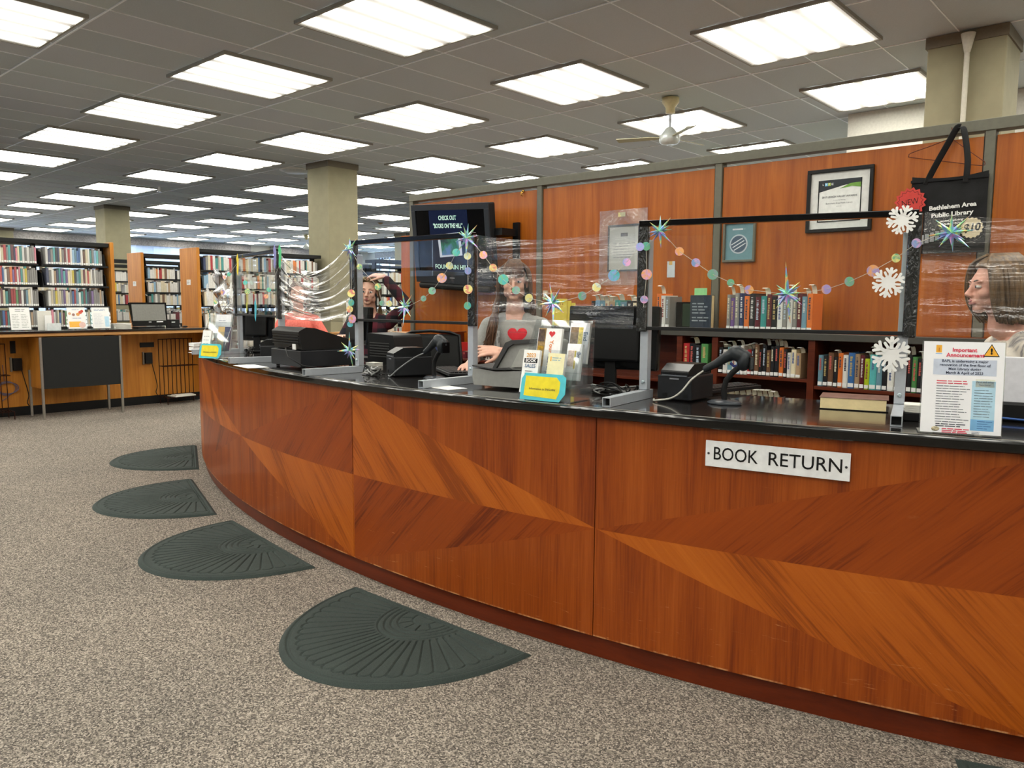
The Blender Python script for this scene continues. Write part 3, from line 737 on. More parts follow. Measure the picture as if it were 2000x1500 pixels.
arcbox(MB(), 9.096, 9.122, SE[0]/S0-.004, SE[-1]/S0, 1.034, ZT).obj('edge_band', mat((16, 16, 16), .14, coat=.5, key='edge_black'), ct, bevel=.009, seg=3)
arcbox(MB(), 9.0925, 9.0955, SE[0]/S0-.004, SE[-1]/S0, ZT-.002, ZT+.0004).obj('edge_highlight', mat((200, 196, 184), .3, .8, key='highlight_strip'), ct)  # added bright strip, stands in for light reflections along the raised edge

def on_counter(px, py, z=ZT):
    p = at(px, py, z); return p, math.atan2(p.x-CX, CY-p.y)

# BOOK RETURN plate
p0 = V((-1.38, 2.66, .94)); p1 = V((-.89, 2.76, .94)); ex = (p1-p0).normalized(); nrm = V((ex.y, -ex.x, 0))
mid = (p0+p1)/2; rr = V((mid.x-CX, mid.y-CY, 0)).length; mid += nrm*(9.098-rr)
M = frame_M(mid, ex, (0, 0, 1))
t = thing('wall_sign', 'white plate lettered BOOK RETURN screwed to the counter front', 'sign', mid)
Mi = T(*(-mid)) @ M
MB().box((0, 0, .0015), (.505, .098, .006), Mi).obj('plate', mat((232, 234, 236), .35, key='sign_white'), t, bevel=.0008)
INK = mat((14, 14, 16), .5, key='black_ink')
text('lettering', 'BOOK', INK, t, Mi @ T(-.142, 0, .0052), h=.050, width=.162, bold=.004)
text('lettering', 'RETURN', INK, t, Mi @ T(.103, 0, .0052), h=.050, width=.248, bold=.004)
for x in (-.241, .24): MB().lathe([(.005, .004), (.004, .0065)], 10, Mi @ T(x, 0, 0)).obj('screw', mat((60, 60, 66), .4, .5, key='screw'), t)

# ------------------------------------------------------------------ half-round mats
MATM = NT('mat_rubber'); _c = MATM.coord('Object'); _n = MATM.noise(_c, 260, 3, .7); _b = MATM.noise(_c, 6, 3)
MATM.base(MATM.mix(.5, MATM.ramp(_n, [(.35, s2l((26, 36, 34))), (.65, s2l((56, 68, 64)))]), MATM.ramp(_b, [(.3, s2l((36, 45, 42))), (.7, s2l((50, 60, 56)))]))); MATM.pr(Roughness=.9); MATM.bump(_n, .35, .003); MATM = MATM.m
def mat_height(x, y, A, B):
    """x along the flat edge (-A..A), y away from it (0..B)"""
    e = math.sqrt((x/A)**2+(y/B)**2); h = .014
    d_edge = min((1-e)*B, y)                                    # distance to the rim
    h *= min(1, max(0, d_edge/.02))+0
    g = 0
    def gr(d, w=.0048): return max(0, 1-abs(d)/w)
    g = max(g, gr(d_edge-.035), gr(d_edge-.048, .003))
    r = math.hypot(x*.98, (y-.05)*A/B*1.02); rr = r/A
    a = math.atan2(max(0, (y-.05))*A/B, x)
    if d_edge > .05:
        for q in (.20, .245, .29, .335): g = max(g, gr((rr-q)*A, .005))
        if rr > .36:
            k = a/PI*27; f = k-math.floor(k); seg = PI/27*r
            tip = .80
            if rr < tip: g = max(g, gr(min(f, 1-f)*seg))
            # scalloped ends
            cx = (f-.5)*seg; rad = PI/27*A*tip/2; dd = math.hypot(cx, max(0, (rr-tip))*A)
            if rr >= tip-.02: g = max(g, gr(dd-rad, .004))
        elif rr < .19:
            g = max(g, gr((rr-.10)*A, .004)); k = a/PI*6; f = k-math.floor(k)
            if rr > .10: g = max(g, gr(min(f, 1-f)*PI/6*r, .004))
    return h-.010*min(1, g)
def mat_mesh(A=.6, B=.76):
    NA, NR = 420, 150; vs = []; fs = []
    for j in range(NR+1):
        q = j/NR
        for i in range(NA+1):
            a = PI*i/NA; x = A*math.cos(a)*q; y = B*math.sin(a)*q
            if j == NR: vs.append((x, -y, 0.0))
            else: vs.append((x, -y, max(.001, mat_height(x, y, A, B))))
    for j in range(NR):
        for i in range(NA): k = j*(NA+1)+i; fs.append((k, k+NA+1, k+NA+2, k+1))
    mb = MB(); mb.add(vs, fs, 0, True)
    me = mb.mesh('floor_mat', MATM); bm = bmesh.new(); bm.from_mesh(me); bmesh.ops.remove_doubles(bm, verts=bm.verts[:], dist=1e-5); bmesh.ops.recalc_face_normals(bm, faces=bm.faces[:]); bm.to_mesh(me); bm.free(); return me
mm = mat_mesh()
for (a, b, lab) in [((-3.24, 2.41), (-2.05, 2.43), 'half-round dark green mat closest to the camera below the curved counter'),
                    ((-4.87, 2.60), (-3.66, 2.44), 'half-round ribbed mat, second from the camera along the counter'),
                    ((-6.27, 2.99), (-5.10, 2.60), 'half-round ribbed mat, third from the camera along the counter'),
                    ((-7.72, 3.74), (-6.62, 3.22), 'half-round ribbed mat furthest along the counter, cut by its end'),
                    ((-.52, 2.80), (.65, 3.24), 'dark mat whose corner just enters the frame under the counter')]:
    a, b = V(a), V(b); c = (a+b)/2; o = link('floor_mat', mm, None, (c.x, c.y, .001), math.atan2(b.y-a.y, b.x-a.x)); L = (b-a).length/1.2
    o.scale = (L, 1.0, 1); tag(o, lab, 'mat', 'half-round mats along the counter')

# ------------------------------------------------------------------ sneeze shields
POST = dict(A2=(-.88, 3.26), A1=(-1.865, 2.98), B2=(-2.88, 2.91), B1=(-3.80, 2.87), C2=(-4.86, 3.0), C1=(-5.85, 3.23))
WRAP = NT('wrapped_black_post'); _n = WRAP.noise(WRAP.coord('Object', (30, 30, 12)), 1, 3, .6, 1.5); WRAP.base(s2l((30, 32, 34))); WRAP.pr(Roughness=.12, Coat_Weight=1.0, Coat_Roughness=.05); WRAP.bump(_n, .8, .02); WRAP = WRAP.m
SHN = {}
def shield(k1, k2, lab):
    a, b = V((*POST[k1], 0)), V((*POST[k2], 0)); mid = (a+b)/2; base = V((mid.x, mid.y, ZT+.0012)); ex = (b-a).normalized(); n = V((ex.y, -ex.x, 0)); L = (b-a).length
    t = thing('sneeze_shield', lab, 'shield', base, 0, 'clear counter shields'); W = T(*(-base)); P = frame_M((a.x, a.y, 0), ex, (0, 0, 1))  # z axis = towards customers
    Mp = W @ P; SHN[k1[0]] = (a, n, ex)
    MB().bx(-.015, L+.015, 1.40, 1.835, .024, .028, Mp).obj('clear_panel', PLEXI, t)
    MB().bx(-.03, L+.03, 1.833, 1.858, .005, .045, Mp).obj('top_bar', GLOSSB, t, bevel=.003)
    MB().bx(-.02, L+.02, 1.383, 1.398, .012, .034, Mp).obj('bottom_rail', BLACKM, t, bevel=.002)
    for x in (-.012, L+.02): MB().bx(x-.024, x+.024, 1.375, 1.845, .008, .04, Mp).obj('side_bar', WRAP, t, bevel=.006)
    for p in (a, b):
        ph = math.atan2(p.x-CX, CY-p.y); Q = T(p.x-base.x, p.y-base.y, 0) @ Rz(ph)
        MB().bx(-.019, .019, -.019, .019, .04, .70, Q).obj('post', ALU, t, bevel=.002)
        f = MB()
        for c, d in (((0, 0, .001), (.038, 0, .003)), ): pass
        y0, y1 = -.37, .05; w = .019
        f.bx(-w, w, y0, y1, .0, .003, Q).bx(-w, w, y0, y1, .035, .038, Q).bx(-w, -w+.003, y0, y1, .003, .035, Q).bx(w-.003, w, y0, y1, .003, .035, Q)
        fo = f.obj('foot', ALU, t); MB().bx(-w+.003, w-.003, y0+.03, y0+.035, .003, .035, Q).obj('plug', BLACKM, fo)
        MB().lathe([(.008, 0), (.008, .006), (.005, .009)], 12, Q @ T(0, -.019, .075) @ E3(PI/2, 0, 0)).obj('bolt', mat((200, 215, 220), .3, .8, key='bolt'), t)
    return t
shield('A1', 'A2', 'clear shield hung with a disc garland in front of the open shelves')
shield('B1', 'B2', 'clear shield mirroring the window blinds in front of the wall screen')
shield('C1', 'C2', 'clear shield at the far end of the counter beside the brochure rack')

# clear film stretched between the shields
def film(lab, pts, ztop, zbot, style, seed):
    """pts: two xy ends"""
    a, b = V((*pts[0], 0)), V((*pts[1], 0)); ex = (b-a).normalized(); n = V((ex.y, -ex.x, 0)); L = (b-a).length
    a = a+ex*.048; L -= .096
    def fn(u, v):
        z = zbot+(ztop-zbot)*v; d = .03
        if style == 'taut':
            z -= (.045*4*u*(1-u))*v; k = noise.noise(V((u*2.5, z*22+seed, seed)))*.010+noise.noise(V((u*1.2+3, z*60, seed)))*.0035
            d += k*(.35+math.sin(PI*u))+.004*math.sin(z*40+u*3)
        elif style == 'swag':
            sag = .16*4*u*(1-u); z2 = z-sag*(.25+.75*v); d += .03*math.sin((v*5.5-u*u*0+.6*noise.noise(V((u*2, v*2, seed))))*2*PI)*math.sin(PI*u)**.4*(.5+.5*v)+.01*noise.noise(V((u*6, v*14, seed))); z = max(z2, zbot-.01)
        else:
            z -= .06*4*u*(1-u)*v; d += .03*noise.noise(V((u*4, v*5, seed)))+.02*math.sin(v*16+5*noise.noise(V((u*3, v*2, seed))))
        p = a+ex*(L*u)+n*d; return (p.x-a.x, p.y-a.y, z-ZT)
    o = MB().grid(fn, 110, 90).obj('clear_film', FILM, None, (a.x, a.y, ZT)); return tag(o, lab, 'plastic film', 'clear film between the shields')
film('taut clear film stretched in front of the long-haired woman', (POST['B2'], POST['A1']), 1.845, 1.385, 'taut', 2.3)
film('rippled clear film in front of the woman turned in profile', (POST['A2'], (.15, 3.60)), 1.85, 1.385, 'taut', 7.7)
film('draped clear film hanging in swags in front of the coral shirt', (POST['C2'], POST['B1']), 1.85, 1.385, 'swag', 1.1)
film('crumpled clear film above the far brochure rack', ((-6.95, 3.62), POST['C1']), 1.80, 1.385, 'crumple', 5.2)
t = thing('film_post', 'slim clear-taped pole at the far end of the draped film', 'post', (-6.95, 3.62, ZT)); MB().bx(-.012, .012, -.012, .012, 0, .72).obj('pole', ALU, t); MB().box((0, 0, .006), (.1, .1, .012)).obj('base', BLACKM, t)

# ------------------------------------------------------------------ machines on the counter
def loc_thing(name, lab, cat, px, py, dr=0, extra=0, group=None):
    p, a = on_counter(px, py); c = cyl(math.hypot(p.x-CX, p.y-CY)+dr, a, ZT+.0012); return thing(name, lab, cat, c, a+extra, group)
GREY = mat((146, 146, 142), .5, key='grey_plastic'); GREYD = mat((64, 64, 64), .5, key='grey_dark'); DKB = mat((36, 42, 50), .4, key='slate_plastic')
# grey security unit; origin at its front middle
t = loc_thing('security_unit', 'grey plastic book security unit with hooded slot before the long-haired woman', 'machine', 985, 762, -.02, .10)
MB().prism([(-.20, .012), (.17, .012), (.19, .03), (.19, .10), (-.07, .085), (-.205, .098), (-.21, .05)], -.14, .16, E3(PI/2, 0, 0) @ T(0, 0, -.16)).obj('base', GREY, t, bevel=.012, seg=3)
MB().prism([(-.20, .104), (-.07, .093), (.02, .098), (.0, .108), (-.08, .100), (-.205, .112)], -.15, .17, E3(PI/2, 0, 0) @ T(0, 0, -.16)).obj('tray', GREYD, t, bevel=.003)
hp = [(-.075, .095), (.0, .215), (.03, .23), (.17, .245), (.19, .235), (.19, .1)]
MB().prism(hp, -.13, .12, E3(PI/2, 0, 0) @ T(0, 0, -.14)).obj('hood', GREY, t, bevel=.014, seg=3)
MB().prism([(-.095, .092), (-.075, .092), (.0, .205), (.03, .223), (.17, .236), (.17, .252), (.02, .242), (-.015, .228)], .09, .135, E3(PI/2, 0, 0) @ T(0, 0, -.14)).obj('trim', GREYD, t, bevel=.004)
MB().prism([(.02, .11), (.07, .2), (.16, .22), (.16, .12)], .12, .135, E3(PI/2, 0, 0) @ T(0, 0, -.14)).obj('panel', mat((166, 166, 160), .45, key='grey_light'), t, bevel=.008)
# black twin at the far station
t = loc_thing('security_unit', 'black security unit with sloping lid stacked on a low drawer, far station', 'machine', 588, 722, 0, 1.6)
MB().bx(.0, .40, .0, .42, .012, .115).obj('drawer', mat((26, 28, 32), .45, key='soft_black'), t, bevel=.005)
for x, y in ((.03, .03), (.37, .03), (.03, .38), (.37, .38)): MB().lathe([(.012, 0), (.012, .013)], 10, T(x, y, 0)).obj('foot', BLACK, t)
MB().prism([(.02, .117), (.39, .117), (.395, .165), (.11, .255), (.05, .26), (.0, .235)], -.40, -.02, E3(PI/2, 0, 0)).obj('body', mat((24, 24, 24), .4, key='body_black'), t, bevel=.006)
m = MB()
for k in range(5): m.bx(-.001, .004, .03, .39, .15+.017*k, .156+.017*k)
m.obj('louvres', mat((20, 20, 20), .5, key='louvre'), t)
MB().bx(-.006, .0, .06, .10, .12, .155).obj('rating_plate', WHITE, t)
MB().tube([(0, .13, .14), (-.05, .1, .13), (-.07, .03, .08), (-.03, -.08, .03), (.1, -.12, .006), (.3, -.06, .006)], .005, 6).obj('power_cord', BLACK, t)
def printer(lab, px, py, extra, s=1.0):
    t = loc_thing('receipt_printer', lab, 'printer', px, py, -.10, extra, 'receipt printers')
    MB().bx(-.075*s, .075*s, -.10*s, .10*s, .004, .10*s).obj('body', mat((30, 31, 34), .4, key='printer_black'), t, bevel=.006)
    MB().prism([(-.10*s, .10*s), (.10*s, .10*s), (.10*s, .125*s), (.06*s, .145*s), (-.05*s, .145*s), (-.10*s, .118*s)], -.06*s, .06*s, E3(PI/2, 0, PI/2)).obj('cover', mat((24, 25, 27), .25, key='printer_gloss'), t, bevel=.005)
    MB().bx(-.055*s, .055*s, -.104*s, -.098*s, .098*s, .103*s).obj('paper_slot', mat((90, 94, 100), .4, key='slot'), t)
    MB().bx(-.02*s, .02*s, -.1025*s, -.1*s, .085*s, .09*s).obj('badge', mat((130, 132, 136), .4, key='badge'), t)
    for x in (-.04, .05): MB().bx((x-.01)*s, (x+.01)*s, -.102*s, -.098*s, .015*s, .03*s).obj('port', BLACK, t)
    return t
printer('black receipt printer beside the white-corded scanner', 1322, 783, -.1, 1.1)
printer('black receipt printer beside the tall-necked scanner at the middle station', 772, 735, -.35, 1.12)
printer('slate receipt printer at the far station behind the black unit', 510, 702, -.3, 1.0)
def scanner(lab, px, py, flip, cord, s=1.0, extra=0):
    t = loc_thing('barcode_scanner', lab, 'scanner', px, py, -.02, extra, 'scanners on stands')
    M = Matrix.Diagonal((s, s, s, 1))
    MB().lathe([(.062, 0), (.064, .006), (.05, .014), (.012, .018)], 28, M @ Matrix.Diagonal((1.15, .85, 1, 1))).obj('stand_base', mat((52, 56, 62), .3, key='stand_base'), t)
    MB().tube([(0, 0, .012), (-.004, 0, .06), (.004, 0, .10), (.03, 0, .135), (.058, 0, .16)], .012*s, 10).obj('neck', BLACKM, t)
    B = Blob(); B.chain([(-.085, 0, .146, .015), (-.04, 0, .170, .018), (.0, 0, .198, .022), (.035, 0, .215, .028)])
    B.e((.055, 0, .212), (.050, .033, .032), (0, .45, 0)); B.e((.080, 0, .186), (.030, .035, .044), (0, .25, 0))
    B.obj('gun', mat((40, 44, 48), .38, key='scanner_rubber'), t, .004, 4)
    MB().box((.106, 0, .178), (.008, .052, .060), E3(0, .0, 0)).obj('window', GLOSSB, t, bevel=.004)
    MB().tube([(.02, 0, .175), (.035, 0, .162), (.05, 0, .165)], .006, 8).obj('trigger', mat((50, 60, 130), .4, key='trigger'), t)
    MB().tube(cord, .0042, 8).obj('cord', mat((176, 174, 166), .5, key='grey_cord') if flip else mat((120, 122, 124), .5, key='cord2'), t)
    return t
def smooth_path(pts, n=6):
    P = [V(p) for p in pts]; out = []
    for i in range(len(P)-1):
        p0, p1, p2, p3 = P[max(i-1, 0)], P[i], P[i+1], P[min(i+2, len(P)-1)]
        for k in range(n):
            t = k/n; out.append(.5*((2*p1)+(-p0+p2)*t+(2*p0-5*p1+4*p2-p3)*t*t+(-p0+3*p1-3*p2+p3)*t**3))
    out.append(P[-1]); return out
scanner('grey-corded barcode scanner on a stand in front of the shelved books', 1412, 790, True, smooth_path([(-.09, 0, .14), (-.13, -.05, .10), (-.16, -.09, .05), (-.20, -.11, .02), (-.27, -.11, .006), (-.29, -.07, .006)]), 1.0)
scanner('black barcode scanner on a stand at the middle station before the mesh chair', 843, 741, False, smooth_path([(-.09, 0, .14), (-.14, -.04, .11), (-.20, -.10, .05), (-.24, -.13, .006), (-.28, -.12, .006)]), 1.0, -.1)

def keyboard(lab, px, py, extra):
    t = loc_thing('keyboard', lab, 'keyboard', px, py, -.05, extra, 'keyboards')
    MB().bx(-.22, .22, -.07, .07, .004, .022).obj('case', mat((32, 32, 34), .4, key='kb_case'), t, bevel=.004)
    m = MB()
    for r in range(5):
        for c in range(15): m.bx(-.205+c*.0275, -.205+c*.0275+.024, -.058+r*.024, -.058+r*.024+.02, .022, .028)
    m.obj('keys', mat((22, 22, 24), .35, key='kb_keys'), t, bevel=.0015, seg=1); return t
keyboard('black keyboard behind the grey-corded scanner', 1405, 766, 1.25)
keyboard('black keyboard propped behind the middle scanner', 872, 731, -.5)

def monitor(lab, px, depth, zt, w, h, extra, back=True, pr=None):
    r = ray(px, 700)*depth; p = V((r.x, r.y, ZT+.0012)); a = math.atan2(p.x-CX, CY-p.y)
    t = thing('monitor', lab, 'monitor', p, a+extra, 'desk monitors'); zc = zt-ZT-h/2
    tl = T(0, 0, zc) @ E3(-.08, 0, 0)
    MB().bx(-w/2, w/2, -.012, .03, -h/2, h/2, tl).obj('casing', GLOSSB, t, bevel=.008)
    MB().bx(-w*.32, w*.32, -.045, -.01, -h*.38, h*.2, tl).obj('rear_housing', BLACK, t, bevel=.012)
    MB().bx(-w/2+.015, w/2-.015, .030, .032, -h/2+.02, h/2-.015, tl).obj('screen', mat((60, 80, 110), .2, key='screen_off'), t)
    MB().prism([(-.03, 0), (.03, 0), (.022, zc+.02), (-.022, zc+.02)], -.02, .0, E3(PI/2, 0, 0) @ T(0, 0, .03)).obj('stand', BLACKM, t, bevel=.003)
    MB().bx(-.13, .13, -.09, .09, .0, .014).obj('foot', BLACKM, t, bevel=.004)
    if pr: text('lettering', pr, mat((120, 122, 126), .4, key='logo_grey'), t, tl @ frame_M((-w*.23, -.0128, h*.38), (1, 0, 0), (0, 0, 1)), h=.024, bold=.02)
    return t
monitor('large black monitor seen from behind with acer lettering above the brochures', 1196, 3.72, 1.485, .46, .30, .12, pr='acer')
monitor('black monitor seen from behind in front of the plaid-shirted woman', 700, 5.8, 1.46, .38, .28, 0)
monitor('thin monitor turned edge-on at the far station', 505, 6.5, 1.47, .28, .30, 1.0)
# tangle of cables
rc = random.Random(4)
def cables(lab, px, py, n, spread):
    t = loc_thing('cable_tangle', lab, 'cables', px, py)
    for k in range(n):
        pts = [(rc.uniform(-1, 1)*spread, rc.uniform(-.5, .5)*spread, .006+rc.random()*.05*(0 < i < 4)) for i in range(5)]
        MB().tube(smooth_path(pts, 7), .004, 6).obj('cable', BLACK if k % 3 else mat((150, 150, 150), .5, key='cable_grey'), t)
cables('tangle of black and grey cables behind the brochure rack', 1205, 772, 9, .12)
cables('knot of power cables at the shield foot by the middle printer', 722, 733, 8, .09)
cables('cables looping behind the far receipt printer', 486, 690, 6, .09)
# desk phone-like black device between post and chair
t = loc_thing('document_printer', 'black vented desktop machine behind the star-hung post', 'printer', 745, 712, -.12, .1)
MB().prism([(-.17, 0), (.13, 0), (.15, .10), (.12, .20), (-.17, .21)], -.12, .12, E3(PI/2, 0, 0)).obj('body', BLACK, t, bevel=.015, seg=3)
m = MB()
for k in range(6): m.bx(-.14, .08, -.124, -.12, .05+.018*k, .057+.018*k)
m.obj('vents', GREYD, t)

# ------------------------------------------------------------------ paper goods on the counter
def sheet(lab, px, py, w, d, extra, z=.0, n=1, name='paper_sheet', m=WHITE, h=.0012):
    t = loc_thing(name, lab, 'paper', px, py, 0, extra, None)
    for k in range(n): MB().bx(-w/2, w/2, -d/2, d/2, z+k*h, z+k*h+h*.8, Rz(.05*math.sin(k*2.1))).obj('sheet', m, t)
    return t
sheet('white sheet slipped under the shield foot by the grey unit', 868, 757, .22, .12, -.15)
sheet('white sheet lying at the far counter edge by the black unit', 490, 716, .28, .14, 0)
sheet('cream note pad beside the middle printer', 731, 715, .09, .07, .2, 0, 8, 'note_pad', PAPER, .003)
sheet('loose papers behind the middle receipt printer', 690, 722, .2, .1, .4, 0, 3)
sheet('white card box stack at the far counter end', 392, 684, .10, .16, .3, 0, 2, 'card_stack', WHITE, .035)
sheet('white leaflet overhanging the far counter end', 384, 689, .12, .1, .2, 0, 1)
t = loc_thing('slip_tray', 'stack of white slips in a black tray beside the announcement', 'slips', 1792, 828, -.10, 0)
BXO('tray', BLACK, t, -.05, .05, -.04, .06, 0, .03, .003)
m = MB()
for k in range(14): m.bx(-.045, .05, -.035, .055, .031+k*.002, .0325+k*.002, Rz(.06*math.sin(k*1.7)))
m.obj('slips', PAPER, t)
t = loc_thing('book', 'thick brown-covered book lying flat on the counter beside the snowflake post', 'book', 1662, 804, -.12, .05)
BXO('cover', mat((120, 92, 84), .4, key='brown_cover', var=.4, scale=25), t, -.128, .128, -.09, .09, .046, .049, .001); BXO('back_cover', BLACKM, t, -.128, .128, -.09, .09, .0, .003, .001); BXO('pages', CREAM, t, -.124, .12, -.088, .088, .003, .046)
# announcement in an acrylic stand
p0 = at(1794, 846, ZT); p1 = at(1956, 856, ZT); ex = (p1-p0).normalized(); c = (p0+p1)/2; W = (p1-p0).length
t = thing('announcement_stand', 'acrylic stand with the Important Announcement poster on the counter', 'sign', c)
tilt = .10; nn = V((ex.y, -ex.x, 0)); upv = (V((0, 0, 1))*math.cos(tilt)-nn*math.sin(tilt)).normalized(); M = frame_M((0, 0, .004), ex, upv)
H = .305; hw = W/2
MB().bx(-hw, hw, 0, H, -.004, .0035, M).obj('holder', ACRY, t, bevel=.001); MB().bx(-hw, hw, -.004, .0, -.09, .004, frame_M((0, 0, .006), ex, (0, 0, 1))).obj('foot', ACRY, t)
pg = MB().bx(-hw+.003, hw-.003, .003, H-.002, .0036, .0040, M).obj('poster', mat((240, 241, 245), .4, key='poster_white', var=.01), t)
RED = mat((214, 50, 80), .5, key='ink_red'); GRYI = mat((90, 96, 110), .6, key='ink_grey'); PBLU = mat((196, 206, 224), .5, key='pale_blue'); SKYB = mat((176, 212, 232), .5, key='sky_panel'); MIDB = mat((120, 176, 220), .5, key='mid_blue'); ORG = mat((240, 176, 50), .5, key='ink_orange')
def pos(x, y): return -hw+x*2*hw, H*(1-y)      # page fractions
def rect(x0, y0, x1, y1, m, z=.0043, name='panel'):
    a, b = pos(x0, y0), pos(x1, y1); return MB().bx(a[0], b[0], a[1], b[1], z-.0002, z, M).obj(name, m, pg)
rect(.14, .195, .90, .365, PBLU); rect(.62, .42, .90, .83, SKYB); rect(.62, .83, .90, .95, MIDB); rect(.66, .40, .89, .485, mat((222, 226, 214), .5, key='pale_sage'))
def tx(s, x, y, h, m, mw=None, bold=.02, z=.0046): a = pos(x, y); text('lettering', s, m, pg, M @ T(a[0], a[1], z), h=h, maxw=mw, bold=bold)
tx('Important', .51, .095, .0125, RED, None, .03); tx('Announcement', .52, .15, .0125, RED, .13, .03)
for k, s in enumerate(('BAPL is undergoing a major', 'renovation of the first floor of', 'Main Library during', 'March & April of 2023')): tx(s, .52, .215+.042*k, .0085, mat((50, 60, 84), .6, key='ink_navy'), .172, .02)
tx('First and other', .775, .43, .006, GRYI, .05, 0); tx('functions!', .775, .46, .006, GRYI, .04, 0)
a = pos(.2, .07); rect(.165, .045, .235, .125, ORG, name='logo'); rect(.195, .075, .207, .115, mat((200, 120, 30), .5, key='logo_dark'), .0047, 'logo')
rect(.16, .135, .24, .142, MIDB, name='logo')
a = pos(.83, .10); tri = [(-.021, -.016), (.021, -.016), (0, .021)]; MB().prism([(x*1.12+a[0], y*1.12+a[1]) for x, y in tri], .004, .0044, M).obj('warning_triangle', INK, pg); MB().prism([(x*.92+a[0], y*.92+a[1]) for x, y in tri], .0044, .0047, M).obj('warning_triangle', ORG, pg); tx('!', .83, .105, .018, INK, None, .06, .0049)
R = random.Random(8)
def ln(x0, x1, ys, h, m):
    mb = MB()
    for y in ys: p, q = pos(x0, y), pos(x1, y); lines(mb, p[0], q[0], [p[1]], h, .0046, M, .35, 0, R)
    mb.obj('print', m, pg)
ln(.19, .60, [.43, .455], .0028, RED); ln(.19, .60, [.485+.0275*k for k in range(15)], .0018, GRYI)
ln(.2, .58, [.895, .917], .003, mat((60, 66, 80), .6, key='ink_dark')); ln(.28, .61, [.945, .965, .985-.003], .0028, RED); ln(.65, .88, [.52+.028*k for k in range(11)], .0015, GRYI); ln(.7, .88, [.85+.025*k for k in range(4)], .0016, mat((50, 90, 150), .6, key='ink_blue')); ln(.64, .78, [.965, .98], .0016, GRYI)
MB().ball((pos(.2, .95)[0], pos(.2, .95)[1], .0045), (.012, .008, .0004), M, nu=10, nv=4).obj('picture', mat((190, 180, 150), .6, var=.5, scale=200, key='sketch'), pg)

# tiered brochure rack with card sign
def rack(lab, px, py, extra, s, cards, sign=True):
    p, a = on_counter(px, py); t = thing('brochure_rack', lab, 'brochure rack', (p.x, p.y, ZT+.0012), a+extra, 'brochure racks')
    w = .135*s; k = s
    MB().bx(-w, w, -.07*k, .10*k, 0, .004).bx(-w, w, .0, .004, .0, .15*k, T(0, -.075*k, 0) @ E3(-.2, 0, 0)).obj('front_tier', ACRY, t)
    for n, (y, z, h) in enumerate([(-.03, .06, .16), (.02, .12, .18), (.07, .16, .19)]):
        MB().bx(-w, w, -.002, .0, 0, h*k, T(0, y*k, z*k) @ E3(-.22, 0, 0)).bx(-w, w, -.03*k, 0, 0, .003, T(0, y*k, z*k)).obj('tier', ACRY, t)
    for x in (-w-.002, w):
        MB().prism([(-.075*k, 0), (.11*k, 0), (.125*k, .35*k), (.07*k, .35*k), (-.055*k, .11*k)], x, x+.003, Matrix(((0, 0, 1, 0), (1, 0, 0, 0), (0, 1, 0, 0), (0, 0, 0, 1)))).obj('side', ACRY, t)
    if sign:
        SM = T(0, -.088*k, 0) @ E3(-.14, 0, 0) @ frame_M((0, 0, 0), (1, 0, 0), (0, 0, 1))
        cs = thing('card_sign', 'turquoise and yellow card reading Information in ENGLISH, '+('propped on the near brochure rack' if s > .95 else 'on the far brochure rack'), 'sign', (p.x, p.y, ZT+.002), a+extra)
        oc = [(-.115*k, .0), (.09*k, .0), (.118*k, .035*k), (.118*k, .105*k), (.1*k, .118*k), (-.095*k, .118*k), (-.112*k, .09*k)]
        MB().prism(oc, 0, .0015, SM).obj('card', mat((84, 200, 214), .6, key='turquoise'), cs)
        yc = [(-.095*k, .018*k), (.075*k, .012*k), (.088*k, .04*k), (.09*k, .085*k), (.07*k, .105*k), (-.09*k, .105*k)]
        MB().prism(yc, .0016, .0022, SM).obj('panel', mat((238, 220, 40), .6, key='sign_yellow'), cs)
        text('lettering', 'Information in ENGLISH', mat((60, 70, 60), .6, key='sign_ink'), cs, SM @ T(0, .05*k, .0024), h=.0095*k, width=.135*k, bold=.01)
    for (cx, y, z, bw, bh, base, lb, deco) in cards:
        b = thing('brochure', lb, 'brochure', (p.x, p.y, ZT+.001), a+extra, 'brochures in the racks')
        BM = T(cx*k, y*k, z*k) @ E3(-.20, 0, 0) @ frame_M((0, 0, 0), (1, 0, 0), (0, 0, 1))
        MB().bx(-bw/2*k, bw/2*k, 0, bh*k, -.016*k, -.0005, BM).obj('copies', WHITE, b); MB().bx(-bw/2*k, bw/2*k, 0, bh*k, -.0004, .0004, BM).obj('cover', mat(base, .4, key='cover%s' % (base,)), b)
        for d in deco:
            if d[0] == 't': text('lettering', d[1], mat(d[5], .5, key='ink%s' % (d[5],)), b, BM @ T(d[2]*k, d[3]*k, .0012) @ (Rz(-PI/2) if len(d) > 6 else Matrix()), h=d[4]*k, maxw=(bw*.86*k if len(d) < 7 else bh*.9*k), bold=.02)
            elif d[0] == 'r': MB().bx(d[1]*k, d[2]*k, d[3]*k, d[4]*k, .0004, .0009, BM).obj('picture', mat(d[5], .5, var=.35, scale=90, key='pic%s' % (d[5],)), b)
            elif d[0] == 'l': lines(MB(), d[1]*k, d[2]*k, [q*k for q in d[3]], .004*k, .0008, BM).obj('print', mat(d[4], .6, key='ln%s' % (d[4],)), b)
            elif d[0] == 'h': MB().prism([(d[1]*k+x*.016*k, d[2]*k+y*.016*k) for x, y in HEART], .0004, .001, BM).obj('heart', mat((206, 40, 50), .5, key='heart'), b)
    return t
HEART = []
for i in range(32):
    q = 2*PI*i/32; HEART.append((math.sin(q)**3, (13*math.cos(q)-5*math.cos(2*q)-2*math.cos(3*q)-math.cos(4*q))/16))
